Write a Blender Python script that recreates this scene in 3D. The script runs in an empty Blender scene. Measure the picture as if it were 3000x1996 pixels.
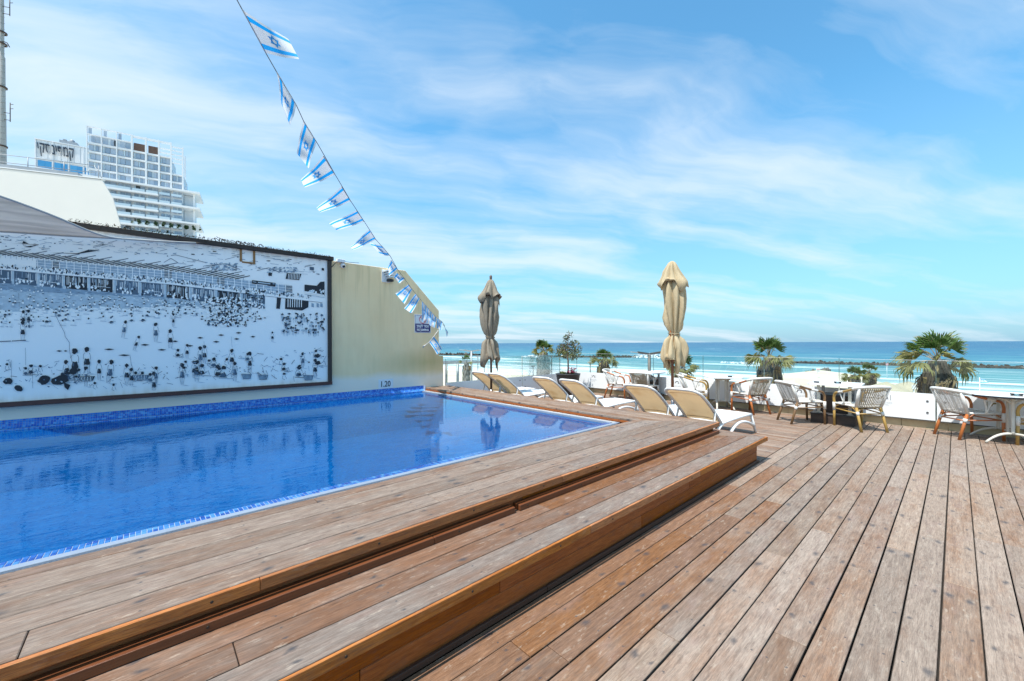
import bpy, bmesh, math, random
from mathutils import Vector, Matrix, noise as mnoise

# ------------------------------------------------------------------ camera, sky, sun, exposure
SC = bpy.context.scene
COL = SC.collection
R = math.radians
EYE = 1.6                                   # eye height above the terrace deck
HEAD = math.atan2(1302, 1180)               # camera heading, measured from +X
FW = Vector((math.cos(HEAD), math.sin(HEAD), 0))
RT = Vector((math.sin(HEAD), -math.cos(HEAD), 0))
cam_data = bpy.data.cameras.new('camera')
cam = bpy.data.objects.new('camera', cam_data)
COL.objects.link(cam)
cam_data.sensor_width = 36.0
cam_data.lens = 36.0 * 1180 / 3000
cam_data.shift_y = 7.5 / 3000
cam_data.clip_start = 0.05
cam_data.clip_end = 60000
mc = Matrix((RT, Vector((0, 0, 1)), -FW)).transposed() @ Matrix.Rotation(R(-0.23), 3, 'Z')
cam.matrix_world = Matrix.Translation((0, 0, EYE)) @ mc.to_4x4()
SC.camera = cam

SUN_EL, SUN_AZ = R(66), (-1.0, 0.01)       # where the sun stands (x, y direction towards it)
sl = bpy.data.lights.new('sun', 'SUN')
sl.energy = 3.15
sl.angle = R(0.53)
sl.color = (1.0, 0.955, 0.89)
sun = bpy.data.objects.new('sun', sl)
COL.objects.link(sun)
sd = Vector((SUN_AZ[0] * math.cos(SUN_EL), SUN_AZ[1] * math.cos(SUN_EL), math.sin(SUN_EL)))
sun.rotation_euler = sd.to_track_quat('Z', 'Y').to_euler()
sun.location = (0, 0, 60)

SC.view_settings.view_transform = 'Standard'
SC.view_settings.look = 'None'
SC.view_settings.exposure = 1.06
SC.view_settings.gamma = 1.0
SC.view_settings.use_curve_mapping = False
SC.render.engine = 'CYCLES'
SC.cycles.max_bounces = 8
SC.cycles.transparent_max_bounces = 16
SC.cycles.caustics_reflective = False
SC.cycles.caustics_refractive = False
SC.cycles.sample_clamp_indirect = 4.0


class NT:
    """small wrapper to write node trees"""
    def __init__(self, tree):
        self.t = tree
        tree.nodes.clear()

    def n(self, kind, ins=None, **props):
        nd = self.t.nodes.new('ShaderNode' + kind)
        for k, v in props.items():
            setattr(nd, k, v)
        for k, v in (ins or {}).items():
            s = nd.inputs[k]
            if isinstance(v, tuple) and len(v) == 2 and hasattr(v[0], 'outputs'):
                self.t.links.new(v[0].outputs[v[1]], s)
            elif hasattr(v, 'outputs'):
                self.t.links.new(v.outputs[0], s)
            elif hasattr(v, 'is_output'):
                self.t.links.new(v, s)
            else:
                if s.type == 'RGBA' and len(v) == 3:
                    v = (*v, 1)
                s.default_value = v
        return nd

    def m(self, op, a, b=0.0, c=0.0, clamp=False):
        return self.n('Math', {0: a, 1: b, 2: c}, operation=op, use_clamp=clamp)

    def ramp(self, fac, stops, interp='LINEAR'):
        r = self.n('ValToRGB', {'Fac': fac})
        r.color_ramp.interpolation = interp
        e = r.color_ramp.elements
        while len(e) < len(stops):
            e.new(0.5)
        for el, (p, c) in zip(e, stops):
            el.position = p
            el.color = (*c, 1) if isinstance(c, tuple) else (c, c, c, 1)
        return r

    def mix(self, f, a, b, mode='MIX'):
        x = self.n('Mix', None, data_type='RGBA', blend_type=mode)
        for i, v in ((0, f), (6, a), (7, b)):
            s = x.inputs[i]
            if hasattr(v, 'outputs'):
                self.t.links.new(v.outputs[2] if v.bl_idname == 'ShaderNodeMix' else v.outputs[0], s)
            elif hasattr(v, 'is_output'):
                self.t.links.new(v, s)
            else:
                s.default_value = (*v, 1) if isinstance(v, tuple) and len(v) == 3 else v
        return x

    def out(self, sh, world=False):
        o = self.n('OutputWorld' if world else 'OutputMaterial')
        self.t.links.new(sh.outputs[0], o.inputs['Surface'])


def co(nd):
    """colour output of a mix node"""
    return nd.outputs[2]


# world: Nishita sky, tinted, with thin streaks of high cloud
W = bpy.data.worlds.new('World')
SC.world = W
W.use_nodes = True
w = NT(W.node_tree)
sky = w.n('TexSky', sky_type='NISHITA')
sky.sun_disc = False
sky.sun_elevation = SUN_EL
sky.sun_rotation = math.atan2(SUN_AZ[0], SUN_AZ[1])
sky.altitude = 20
sky.air_density = 1.0
sky.dust_density = 0.6
sky.ozone_density = 2.0
tc = w.n('TexCoord')
sep = w.n('SeparateXYZ', {0: (tc, 'Generated')})
zc = w.m('MAXIMUM', (sep, 2), 0.0)
den = w.m('ADD', zc, 0.16)
px = w.m('DIVIDE', (sep, 0), den)
py = w.m('DIVIDE', (sep, 1), den)
pl = w.n('CombineXYZ', {0: px, 1: py, 2: 0.0})
mp = w.n('Mapping', {'Vector': pl, 'Rotation': (0, 0, R(-62)), 'Location': (0.35, 0.55, 0)})
mp1 = w.n('Mapping', {'Vector': mp, 'Scale': (1.25, 0.24, 1)})
warp = w.n('TexNoise', {'Vector': mp, 'Scale': 1.1, 'Detail': 3.0})
off = w.n('VectorMath', {0: (warp, 1), 1: (0.5, 0.5, 0.5)}, operation='SUBTRACT')
off = w.n('VectorMath', {0: off, 'Scale': 0.55}, operation='SCALE')
v1 = w.n('VectorMath', {0: mp1, 1: off}, operation='ADD')
n1 = w.n('TexNoise', {'Vector': v1, 'Scale': 1.5, 'Detail': 7.0, 'Roughness': 0.52})
n2 = w.n('TexNoise', {'Vector': mp, 'Scale': 0.55, 'Detail': 2.0})
n3 = w.n('TexNoise', {'Vector': v1, 'Scale': 4.2, 'Detail': 6.0, 'Roughness': 0.62})
s = w.m('ADD', w.m('MULTIPLY', n1, 0.80), w.m('MULTIPLY', n2, 0.20))
s = w.m('ADD', s, w.m('MULTIPLY', w.m('SUBTRACT', n3, 0.5), 0.24))
side = w.n('VectorMath', {0: (tc, 'Generated'), 1: tuple(RT)}, operation='DOT_PRODUCT')
s = w.m('SUBTRACT', s, w.m('MULTIPLY', (side, 'Value'), 0.095))
cl = w.ramp(s, [(0.42, 0.0), (0.51, 0.30), (0.60, 0.72), (0.70, 1.0)])
tint = w.mix(1.0, sky, (0.80, 1.46, 1.52), 'MULTIPLY')
hz = w.ramp(zc, [(0.0, 0.85), (0.10, 0.60), (0.45, 0.0)])
body = w.mix(hz, tint, (1.95, 3.2, 4.5))
allc = w.mix(w.m('MULTIPLY', cl, 0.80), body, (5.1, 5.7, 6.2))
bg = w.n('Background', {'Color': co(allc), 'Strength': 0.085})
w.out(bg, True)


# ------------------------------------------------------------------ helpers
def at(px, py, depth):
    """world point that the photograph shows at pixel (px, py), DEPTH metres along the camera's axis"""
    x, y = px - 1500, py - 1005.5
    c, s_ = math.cos(R(0.23)), math.sin(R(0.23))
    xr, yr = c * x - s_ * y, s_ * x + c * y
    return Vector((0, 0, EYE)) + depth * (FW + RT * (xr / 1180) - Vector((0, 0, 1)) * (yr / 1180))


def on_v(px, py, v):
    d = at(px, py, 1.0) - Vector((0, 0, EYE))
    return Vector((0, 0, EYE)) + d * (v / d.y)


def tag(o, label=None, cat=None, group=None, kind=None):
    if label: o['label'] = label
    if cat: o['category'] = cat
    if group: o['group'] = group
    if kind: o['kind'] = kind
    return o


def root(name, label=None, cat=None, loc=(0, 0, 0), rz=0.0, group=None, kind=None):
    o = bpy.data.objects.new(name, None)
    o.empty_display_size = 0.1
    COL.objects.link(o)
    o.location = loc
    o.rotation_euler = (0, 0, rz)
    return tag(o, label, cat, group, kind)


def inst(name, mesh, parent=None, loc=(0, 0, 0), rot=(0, 0, 0), scale=(1, 1, 1)):
    o = bpy.data.objects.new(name, mesh)
    COL.objects.link(o)
    o.parent = parent
    o.location = loc
    o.rotation_euler = rot
    o.scale = scale
    return o


def copy_tree(o, parent=None):
    c = o.copy()
    COL.objects.link(c)
    c.parent = parent
    for ch in list(o.children):
        copy_tree(ch, c)
    return c


class MB:
    """collects shapes, then links them as one mesh object"""
    def __init__(self):
        self.v, self.f, self.mi, self.sm = [], [], [], []

    def face(self, idx, m=0, smooth=False):
        self.f.append(idx); self.mi.append(m); self.sm.append(smooth)

    def quad(self, a, b, c, d, m=0):
        k = len(self.v)
        self.v += [tuple(a), tuple(b), tuple(c), tuple(d)]
        self.face((k, k + 1, k + 2, k + 3), m)

    def poly(self, pts, m=0):
        k = len(self.v)
        self.v += [tuple(p) for p in pts]
        self.face(tuple(range(k, k + len(pts))), m)

    def box(self, lo, hi, m=0, mat=None):
        k = len(self.v)
        (a, b, c), (d, e, f) = lo, hi
        pts = [(a, b, c), (d, b, c), (d, e, c), (a, e, c), (a, b, f), (d, b, f), (d, e, f), (a, e, f)]
        if mat is not None:
            pts = [tuple(mat @ Vector(p)) for p in pts]
        self.v += pts
        for q in ((0, 3, 2, 1), (4, 5, 6, 7), (0, 1, 5, 4), (1, 2, 6, 5), (2, 3, 7, 6), (3, 0, 4, 7)):
            self.face(tuple(k + i for i in q), m)

    def prism(self, pts, z0, z1, m=0, axis='z'):
        """polygon in two axes pushed along the third"""
        def mk(p, z):
            return (p[0], p[1], z) if axis == 'z' else ((p[0], z, p[1]) if axis == 'y' else (z, p[0], p[1]))
        k, n = len(self.v), len(pts)
        self.v += [mk(p, z0) for p in pts] + [mk(p, z1) for p in pts]
        self.face(tuple(range(k + n - 1, k - 1, -1)), m)
        self.face(tuple(range(k + n, k + 2 * n)), m)
        for i in range(n):
            j = (i + 1) % n
            self.face((k + i, k + j, k + n + j, k + n + i), m)

    def tube(self, pts, r, m=0, seg=8, flat=1.0, cap=True):
        pts = [Vector(p) for p in pts]
        rs = r if isinstance(r, (list, tuple)) else [r] * len(pts)
        k0 = len(self.v)
        t0 = (pts[1] - pts[0]).normalized()
        ref = Vector((0, 0, 1)) if abs(t0.z) < 0.9 else Vector((1, 0, 0))
        nx = t0.cross(ref).normalized()
        for i, p in enumerate(pts):
            t = (pts[min(i + 1, len(pts) - 1)] - pts[max(i - 1, 0)]).normalized()
            nx = (nx - t * nx.dot(t)).normalized()
            ny = t.cross(nx)
            for j in range(seg):
                a = 2 * math.pi * j / seg
                self.v.append(tuple(p + (nx * math.cos(a) + ny * math.sin(a) * flat) * rs[i]))
        for i in range(len(pts) - 1):
            for j in range(seg):
                a, b = k0 + i * seg + j, k0 + i * seg + (j + 1) % seg
                self.face((a, b, b + seg, a + seg), m, True)
        if cap:
            self.face(tuple(k0 + seg - 1 - j for j in range(seg)), m)
            e = k0 + (len(pts) - 1) * seg
            self.face(tuple(e + j for j in range(seg)), m)

    def lathe(self, prof, m=0, seg=20, c=(0, 0, 0), smooth=True, fn=None):
        k = len(self.v)
        for i, (r, z) in enumerate(prof):
            for j in range(seg):
                a = 2 * math.pi * j / seg
                rr = r * (fn(a, z) if fn else 1.0)
                self.v.append((c[0] + rr * math.cos(a), c[1] + rr * math.sin(a), c[2] + z))
        for i in range(len(prof) - 1):
            for j in range(seg):
                a, b = k + i * seg + j, k + i * seg + (j + 1) % seg
                self.face((a, b, b + seg, a + seg), m, smooth)

    def grid(self, fn, nu, nv, m=0, smooth=True, mfn=None):
        k = len(self.v)
        for i in range(nu + 1):
            for j in range(nv + 1):
                self.v.append(tuple(fn(i / nu, j / nv)))
        for i in range(nu):
            for j in range(nv):
                a = k + i * (nv + 1) + j
                self.face((a, a + nv + 1, a + nv + 2, a + 1), mfn(i / nu, j / nv) if mfn else m, smooth)

    def mesh(self, name, mats, bevel=0.0, bseg=1):
        me = bpy.data.meshes.new(name)
        me.from_pydata(self.v, [], self.f)
        me.polygons.foreach_set('material_index', self.mi)
        me.polygons.foreach_set('use_smooth', self.sm)
        for x in (mats if isinstance(mats, (list, tuple)) else [mats]):
            me.materials.append(x)
        if bevel:
            bm = bmesh.new()
            bm.from_mesh(me)
            bmesh.ops.bevel(bm, geom=list(bm.edges), offset=bevel, segments=bseg, affect='EDGES', clamp_overlap=True)
            bm.to_mesh(me)
            bm.free()
        me.update()
        return me

    def build(self, name, mats, parent=None, bevel=0.0, bseg=1, loc=(0, 0, 0), rot=(0, 0, 0), kind=None):
        o = inst(name, self.mesh(name, mats, bevel, bseg), parent, loc, rot)
        if kind: o['kind'] = kind
        return o


def arc(p0, p1, p2, n=8):
    """quadratic curve through three control points"""
    p0, p1, p2 = Vector(p0), Vector(p1), Vector(p2)
    return [p0 * (1 - t) ** 2 + p1 * 2 * t * (1 - t) + p2 * t * t for t in [i / n for i in range(n + 1)]]


def spline(pts, n=6):
    """smooth curve through points"""
    P = [Vector(p) for p in pts]
    P = [P[0] * 2 - P[1]] + P + [P[-1] * 2 - P[-2]]
    out = []
    for i in range(1, len(P) - 2):
        for k in range(n):
            t = k / n
            a, b, c, d = P[i - 1], P[i], P[i + 1], P[i + 2]
            out.append(0.5 * ((2 * b) + (c - a) * t + (2 * a - 5 * b + 4 * c - d) * t * t + (3 * b - a - 3 * c + d) * t ** 3))
    out.append(P[-2])
    return out


# ------------------------------------------------------------------ materials
def new_mat(name):
    m = bpy.data.materials.new(name)
    m.use_nodes = True
    return m, NT(m.node_tree)


def simple(name, c1, c2=None, scale=6.0, rough=0.6, bump=0.0, bscale=60.0, spec=0.4, metal=0.0, sheen=0.0, stretch=(1, 1, 1), coat=0.0, transl=0.0):
    """plain surface with a soft tonal variation and fine relief"""
    m, t = new_mat(name)
    tcn = t.n('TexCoord')
    mpn = t.n('Mapping', {'Vector': (tcn, 'Object'), 'Scale': stretch})
    nz = t.n('TexNoise', {'Vector': mpn, 'Scale': scale, 'Detail': 5.0, 'Roughness': 0.6})
    r = t.ramp(nz, [(0.3, c1), (0.7, c2 or tuple(x * 0.86 for x in c1))])
    b = t.n('BsdfPrincipled', {'Base Color': r, 'Roughness': rough, 'Specular IOR Level': spec, 'Metallic': metal, 'Coat Weight': coat})
    if bump:
        nb = t.n('TexNoise', {'Vector': mpn, 'Scale': bscale, 'Detail': 3.0})
        bn = t.n('Bump', {'Height': nb, 'Strength': bump, 'Distance': 0.01})
        t.t.links.new(bn.outputs[0], b.inputs['Normal'])
    sh = b
    if transl:
        tr = t.n('BsdfTranslucent', {'Color': r})
        sh = t.n('MixShader', {0: transl, 1: b, 2: tr})
    t.out(sh)
    return m


def wood(name, grey_a, grey_b, warm_a, warm_b, gloss=0.55, stains=1.0, worn=1.0):
    """weathered hardwood board; its local x runs along the grain. Property 'warm' says how much oil is left in it."""
    m, t = new_mat(name)
    tcn = t.n('TexCoord')
    oi = t.n('ObjectInfo')
    sh = t.n('CombineXYZ', {0: t.m('MULTIPLY', (oi, 'Random'), 37.0), 1: t.m('MULTIPLY', (oi, 'Random'), 91.0), 2: 0.0})
    p = t.n('VectorMath', {0: (tcn, 'Object'), 1: sh}, operation='ADD')
    gr = t.n('TexNoise', {'Vector': t.n('Mapping', {'Vector': p, 'Scale': (1.6, 26, 26)}), 'Scale': 3.2, 'Detail': 7.0, 'Roughness': 0.68, 'Distortion': 0.7})
    fine = t.n('TexNoise', {'Vector': t.n('Mapping', {'Vector': p, 'Scale': (5, 150, 150)}), 'Scale': 3.0, 'Detail': 3.0, 'Roughness': 0.7})
    patch = t.n('TexNoise', {'Vector': t.n('Mapping', {'Vector': p, 'Scale': (1.0, 3.4, 3.4)}), 'Scale': 1.9, 'Detail': 5.0, 'Roughness': 0.62})
    patch2 = t.n('TexNoise', {'Vector': t.n('Mapping', {'Vector': p, 'Scale': (1.3, 4.0, 4.0)}), 'Scale': 4.4, 'Detail': 4.0, 'Roughness': 0.7})
    grey = t.mix(t.ramp(gr, [(0.35, 0.0), (0.68, 1.0)]), grey_a, grey_b)
    warm = t.mix(t.ramp(gr, [(0.36, 0.0), (0.66, 1.0)]), warm_a, warm_b)
    at_ = t.n('Attribute', attribute_type='OBJECT', attribute_name='warm')
    f = t.m('ADD', (at_, 'Fac'), t.m('MULTIPLY', t.m('SUBTRACT', patch, 0.5), 1.9))
    f = t.m('ADD', f, t.m('MULTIPLY', t.m('SUBTRACT', fine, 0.5), 0.55))
    f = t.m('ADD', f, t.m('MULTIPLY', t.m('SUBTRACT', patch2, 0.5), 0.5))
    f = t.ramp(f, [(0.16, 0.0), (0.92, 1.0)])
    c = t.mix(f, co(grey), co(warm))
    # every board weathers to its own tone
    hv = t.n('HueSaturation', {'Color': co(c), 'Value': t.m('ADD', t.m('MULTIPLY', (oi, 'Random'), 0.34), 0.82), 'Saturation': t.m('ADD', t.m('MULTIPLY', t.m('FRACT', t.m('MULTIPLY', (oi, 'Random'), 17.3)), 0.22), 0.88)})
    # mauve and pale worn patches
    mv = t.ramp(t.n('TexNoise', {'Vector': t.n('Mapping', {'Vector': p, 'Scale': (1.2, 3.0, 3.0)}), 'Scale': 2.6, 'Detail': 4.0}), [(0.56, 0.0), (0.72, 0.42)])
    c2 = t.mix(t.m('MULTIPLY', mv, worn), hv, (0.27, 0.185, 0.155))
    pale = t.ramp(patch2, [(0.56, 0.0), (0.75, 0.45)])
    c3 = t.mix(t.m('MULTIPLY', t.m('MULTIPLY', pale, worn), t.m('SUBTRACT', 1.0, f)), co(c2), (0.40, 0.355, 0.30))
    streak = t.ramp(fine, [(0.30, 0.50), (0.55, 1.0)])
    c3b = t.mix(1.0, co(c3), streak, 'MULTIPLY')
    # iron stains round the screws on the joists, every 0.43 m
    sx = t.n('SeparateXYZ', {0: (tcn, 'Object')})
    wob = t.n('TexNoise', {'Vector': p, 'Scale': 14.0, 'Detail': 4.0})
    wx = t.m('MULTIPLY', t.m('SUBTRACT', (wob, 0), 0.5), 0.05)
    jo = t.n('Attribute', attribute_type='OBJECT', attribute_name='joist')
    along = t.m('ADD', (sx, 0), t.m('ADD', (jo, 'Fac'), 20.0))
    dx = t.m('SUBTRACT', t.m('FRACT', t.m('DIVIDE', along, 0.47)), 0.5)
    dx0 = t.m('MULTIPLY', dx, 0.47)
    dx = t.m('ADD', dx0, wx)
    dy0 = t.m('SUBTRACT', t.m('ABSOLUTE', (sx, 1)), 0.043)
    dy = t.m('ADD', dy0, wx)
    ctr = t.m('SQRT', t.m('ADD', t.m('MULTIPLY', dx0, dx0), t.m('MULTIPLY', dy0, dy0)))
    dot = t.ramp(t.m('DIVIDE', ctr, 0.02), [(0.22, 1.0), (0.34, 0.0)])
    d = t.m('SQRT', t.m('ADD', t.m('MULTIPLY', t.m('MULTIPLY', dx, dx), 0.22), t.m('MULTIPLY', dy, dy)))
    cell = t.n('TexWhiteNoise', {'Vector': t.n('CombineXYZ', {0: t.m('FLOOR', t.m('DIVIDE', along, 0.47)), 1: t.m('SIGN', (sx, 1)), 2: (oi, 'Random')})}, noise_dimensions='3D')
    size = t.m('ADD', t.m('MULTIPLY', t.m('POWER', (cell, 0), 2.6), 0.028), 0.003)
    st = t.m('SUBTRACT', 1.0, t.m('DIVIDE', d, size), clamp=True)
    st = t.m('MULTIPLY', t.m('MULTIPLY', st, 1.25, clamp=True), 0.72 * stains)
    st = t.m('MAXIMUM', st, t.m('MULTIPLY', dot, 0.7))
    blot = t.n('TexNoise', {'Vector': t.n('Mapping', {'Vector': p, 'Scale': (2.2, 7.0, 7.0)}), 'Scale': 3.6, 'Detail': 6.0, 'Roughness': 0.75})
    c3b = t.mix(t.m('MULTIPLY', t.ramp(blot, [(0.52, 0.0), (0.68, 1.0)]), 0.62 * stains), co(c3b), (0.120, 0.078, 0.058))
    c3b = t.mix(t.m('MULTIPLY', t.ramp(blot, [(0.30, 1.0), (0.43, 0.0)]), 0.6 * worn), co(c3b), (0.44, 0.37, 0.295))
    c4 = t.mix(st, co(c3b), (0.045, 0.047, 0.054))
    b = t.n('BsdfPrincipled', {'Base Color': co(c4), 'Roughness': t.m('ADD', t.m('MULTIPLY', gr, 0.25), gloss), 'Specular IOR Level': 0.3})
    hgt = t.m('ADD', gr, t.m('MULTIPLY', fine, 0.8))
    bn = t.n('Bump', {'Height': hgt, 'Strength': 0.35, 'Distance': 0.004})
    t.t.links.new(bn.outputs[0], b.inputs['Normal'])
    t.out(b)
    return m


M = {}
M['deck'] = wood('weathered_deck_wood', (0.372, 0.282, 0.216), (0.215, 0.160, 0.122), (0.270, 0.142, 0.076), (0.150, 0.070, 0.033))
M['deck_grey'] = wood('silvered_platform_wood', (0.285, 0.222, 0.178), (0.165, 0.125, 0.100), (0.245, 0.120, 0.062), (0.135, 0.060, 0.027), stains=1.15)
M['oiled'] = wood('oiled_step_wood', (0.52, 0.205, 0.058), (0.38, 0.130, 0.028), (0.54, 0.175, 0.018), (0.29, 0.075, 0.007), gloss=0.36, stains=0.7, worn=0.30)
M['riser'] = wood('dark_riser_wood', (0.42, 0.120, 0.020), (0.27, 0.068, 0.010), (0.36, 0.092, 0.010), (0.19, 0.043, 0.006), gloss=0.38, stains=0.6, worn=0.12)
M['base'] = simple('black_stained_wood', (0.090, 0.040, 0.022), (0.050, 0.024, 0.014), 9, 0.6, 0.3, 80, stretch=(1, 12, 12))
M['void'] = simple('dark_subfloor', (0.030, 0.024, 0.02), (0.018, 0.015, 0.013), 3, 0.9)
M['stucco'] = None

# ------------------------------------------------------------------ ground, sea, terrace
def shore(v):
    """distance of the waterline along +X for a given y"""
    s = 98 - 0.10 * max(0, v - 30) - 14 * math.exp(-((v - 95) / 35) ** 2)
    s += 26 * math.exp(-((v - 16) / 9) ** 2)
    return s + 2.2 * mnoise.noise((v * 0.06, 3.1, 0))


def ground_z(u, v):
    s = shore(v)
    if u > s + 14:
        z = -8.5
    elif u > s - 40:
        k = (u - (s - 40)) / 54
        z = -5.2 - 3.3 * (k ** 1.25)
    else:
        z = -5.2
    if u > 30:
        z += 0.12 * mnoise.noise((u * 0.13, v * 0.13, 1.0))
    z += 2.0 * math.exp(-((u - 84) / 20) ** 2 - ((v - 15) / 8) ** 2)
    return z


m, t = new_mat('pale_beach_sand')
tcn = t.n('TexCoord')
a = t.n('TexNoise', {'Vector': (tcn, 'Object'), 'Scale': 0.16, 'Detail': 6.0, 'Roughness': 0.65})
c = t.ramp(a, [(0.3, (0.50, 0.44, 0.34)), (0.7, (0.64, 0.58, 0.47))])
b = t.n('BsdfPrincipled', {'Base Color': c, 'Roughness': 0.95, 'Specular IOR Level': 0.1})
fn_ = t.n('TexNoise', {'Vector': (tcn, 'Object'), 'Scale': 3.0, 'Detail': 4.0})
bn = t.n('Bump', {'Height': fn_, 'Strength': 0.4, 'Distance': 0.1})
t.t.links.new(bn.outputs[0], b.inputs['Normal'])
t.out(b)
M['sand'] = m

g = MB()
us = [-600, -300, -150, -60, -10, 12, 20] + [26 + 3.0 * i for i in range(45)] + [180, 300]
vs = [-700, -400, -250, -150, -100] + [-80 + 4 * i for i in range(60)] + [180, 220, 300, 420, 700]
k = len(vs)
g.v = [(u, v, ground_z(u, v)) for u in us for v in vs]
for i in range(len(us) - 1):
    for j in range(k - 1):
        g.face((i * k + j, (i + 1) * k + j, (i + 1) * k + j + 1, i * k + j + 1), 0, True)
tag(g.build('beach', M['sand']), kind='structure')

m, t = new_mat('sea_water')
tcn = t.n('TexCoord')
sx = t.n('SeparateXYZ', {0: (tcn, 'Object')})
lowv = t.n('TexNoise', {'Vector': t.n('Mapping', {'Vector': (tcn, 'Object'), 'Scale': (1.0, 0.30, 1)}), 'Scale': 0.018, 'Detail': 4.0})
d = t.m('ADD', (sx, 0), t.m('MULTIPLY', t.m('SUBTRACT', lowv, 0.5), 150.0))
d = t.m('DIVIDE', d, 1000.0)
c = t.ramp(d, [(0.085, (0.25, 0.37, 0.35)), (0.15, (0.100, 0.245, 0.262)), (0.235, (0.034, 0.165, 0.222)), (0.42, (0.018, 0.105, 0.195)), (0.95, (0.014, 0.070, 0.165))])
wv = t.n('Mapping', {'Vector': (tcn, 'Object'), 'Scale': (1.0, 0.22, 1)})
ch = t.n('TexNoise', {'Vector': wv, 'Scale': 0.11, 'Detail': 6.0, 'Roughness': 0.68})
c = t.mix(t.ramp(ch, [(0.45, 0.0), (0.62, 0.5)]), c, (0.10, 0.275, 0.30), 'MIX')
c = t.mix(t.ramp(ch, [(0.36, 0.6), (0.50, 0.0)]), co(c), (0.012, 0.105, 0.165), 'MIX')
# breaking waves: bands along the shore, broken up
sh_d = t.m('SUBTRACT', (sx, 0), t.m('ADD', 96.0, t.m('MULTIPLY', t.m('MAXIMUM', t.m('SUBTRACT', (sx, 1), 30.0), 0.0), -0.16)))
wob = t.n('TexNoise', {'Vector': t.n('Mapping', {'Vector': (tcn, 'Object'), 'Scale': (1.0, 0.6, 1)}), 'Scale': 0.035, 'Detail': 5.0, 'Roughness': 0.6})
shw = t.m('ADD', sh_d, t.m('MULTIPLY', t.m('SUBTRACT', wob, 0.5), 34.0))
nearf = t.ramp(t.m('DIVIDE', shw, 100.0), [(0.0, 1.0), (0.055, 0.85), (0.13, 0.22), (0.17, 0.85), (0.21, 0.3), (0.30, 0.0)])
lace = t.n('TexNoise', {'Vector': t.n('Mapping', {'Vector': (tcn, 'Object'), 'Scale': (1.0, 0.35, 1)}), 'Scale': 0.30, 'Detail': 7.0, 'Roughness': 0.75})
foam = t.m('MULTIPLY', nearf, t.ramp(lace, [(0.30, 0.15), (0.52, 1.0)]))
side = t.ramp(t.m('DIVIDE', t.m('ADD', (sx, 1), 12.0), 60.0), [(0.15, 0.45), (0.55, 1.0)])
foam = t.m('MULTIPLY', foam, side)
caps = t.ramp(t.n('TexNoise', {'Vector': t.n('Mapping', {'Vector': (tcn, 'Object'), 'Scale': (1.0, 0.16, 1)}), 'Scale': 0.16, 'Detail': 5.0, 'Roughness': 0.7}), [(0.625, 0.0), (0.70, 0.8)])
line_ = t.n('TexNoise', {'Vector': t.n('Mapping', {'Vector': (tcn, 'Object'), 'Scale': (1.0, 0.06, 1)}), 'Scale': 0.13, 'Detail': 4.0, 'Roughness': 0.55})
zone = t.ramp(t.m('DIVIDE', (sx, 0), 1000.0), [(0.085, 1.0), (0.15, 0.85), (0.20, 0.0)])
foam = t.m('MAXIMUM', foam, t.m('MULTIPLY', t.m('MULTIPLY', t.ramp(line_, [(0.53, 0.0), (0.60, 1.0)]), zone), t.ramp(lace, [(0.36, 0.25), (0.55, 1.0)])))
foam = t.m('MAXIMUM', foam, caps)
c = t.mix(foam, co(c), (0.80, 0.85, 0.86))
b = t.n('BsdfPrincipled', {'Base Color': co(c), 'Roughness': 0.45, 'Specular IOR Level': 0.22})
bn = t.n('Bump', {'Height': ch, 'Strength': 0.5, 'Distance': 1.2})
t.t.links.new(bn.outputs[0], b.inputs['Normal'])
t.out(b)
M['sea'] = m
g = MB()
rr = [30, 60, 100, 140, 190, 260, 400, 700, 1500, 4000, 12000, 40000]
g.v = []
na = 64
for r_ in rr:
    for j in range(na + 1):
        a_ = R(-100 + 200 * j / na)
        g.v.append((r_ * math.cos(a_) + 20, r_ * math.sin(a_), -7.0))
for i in range(len(rr) - 1):
    for j in range(na):
        a_ = i * (na + 1) + j
        g.face((a_, a_ + na + 1, a_ + na + 2, a_ + 1), 0, True)
tag(g.build('sea', M['sea']), kind='structure')

g = MB()
g.box((-9, -8, -5.4), (10.95, 3.3, -0.05))
g.box((5.26, 3.3, -5.4), (10.95, 9.6, -0.05))
g.box((-9, 3.3, -5.4), (5.26, 9.6, -0.8))
tag(g.build('terrace_base', M['void']), kind='structure')

# ------------------------------------------------------------------ deck boards
rng = random.Random(7)


def board(parent, name, x0, x1, y0, y1, z1, th, mat, warm, along='x', bevel=0.003, dz=0.0012):
    """one plank with its own mesh; local x is the grain"""
    if along == 'x':
        L, Wd, rot = x1 - x0, y1 - y0, 0.0
    else:
        L, Wd, rot = y1 - y0, x1 - x0, R(90)
    b_ = MB()
    b_.box((-L / 2, -Wd / 2, -th), (L / 2, Wd / 2, 0))
    o = b_.build(name, mat, parent, bevel, 1, ((x0 + x1) / 2, (y0 + y1) / 2, z1 + rng.uniform(-dz, dz)), (0, 0, rot + rng.uniform(-0.0006, 0.0006)))
    o['warm'] = float(warm)
    o['joist'] = (x0 + x1) / 2 if along == 'x' else (y0 + y1) / 2
    return o


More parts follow.
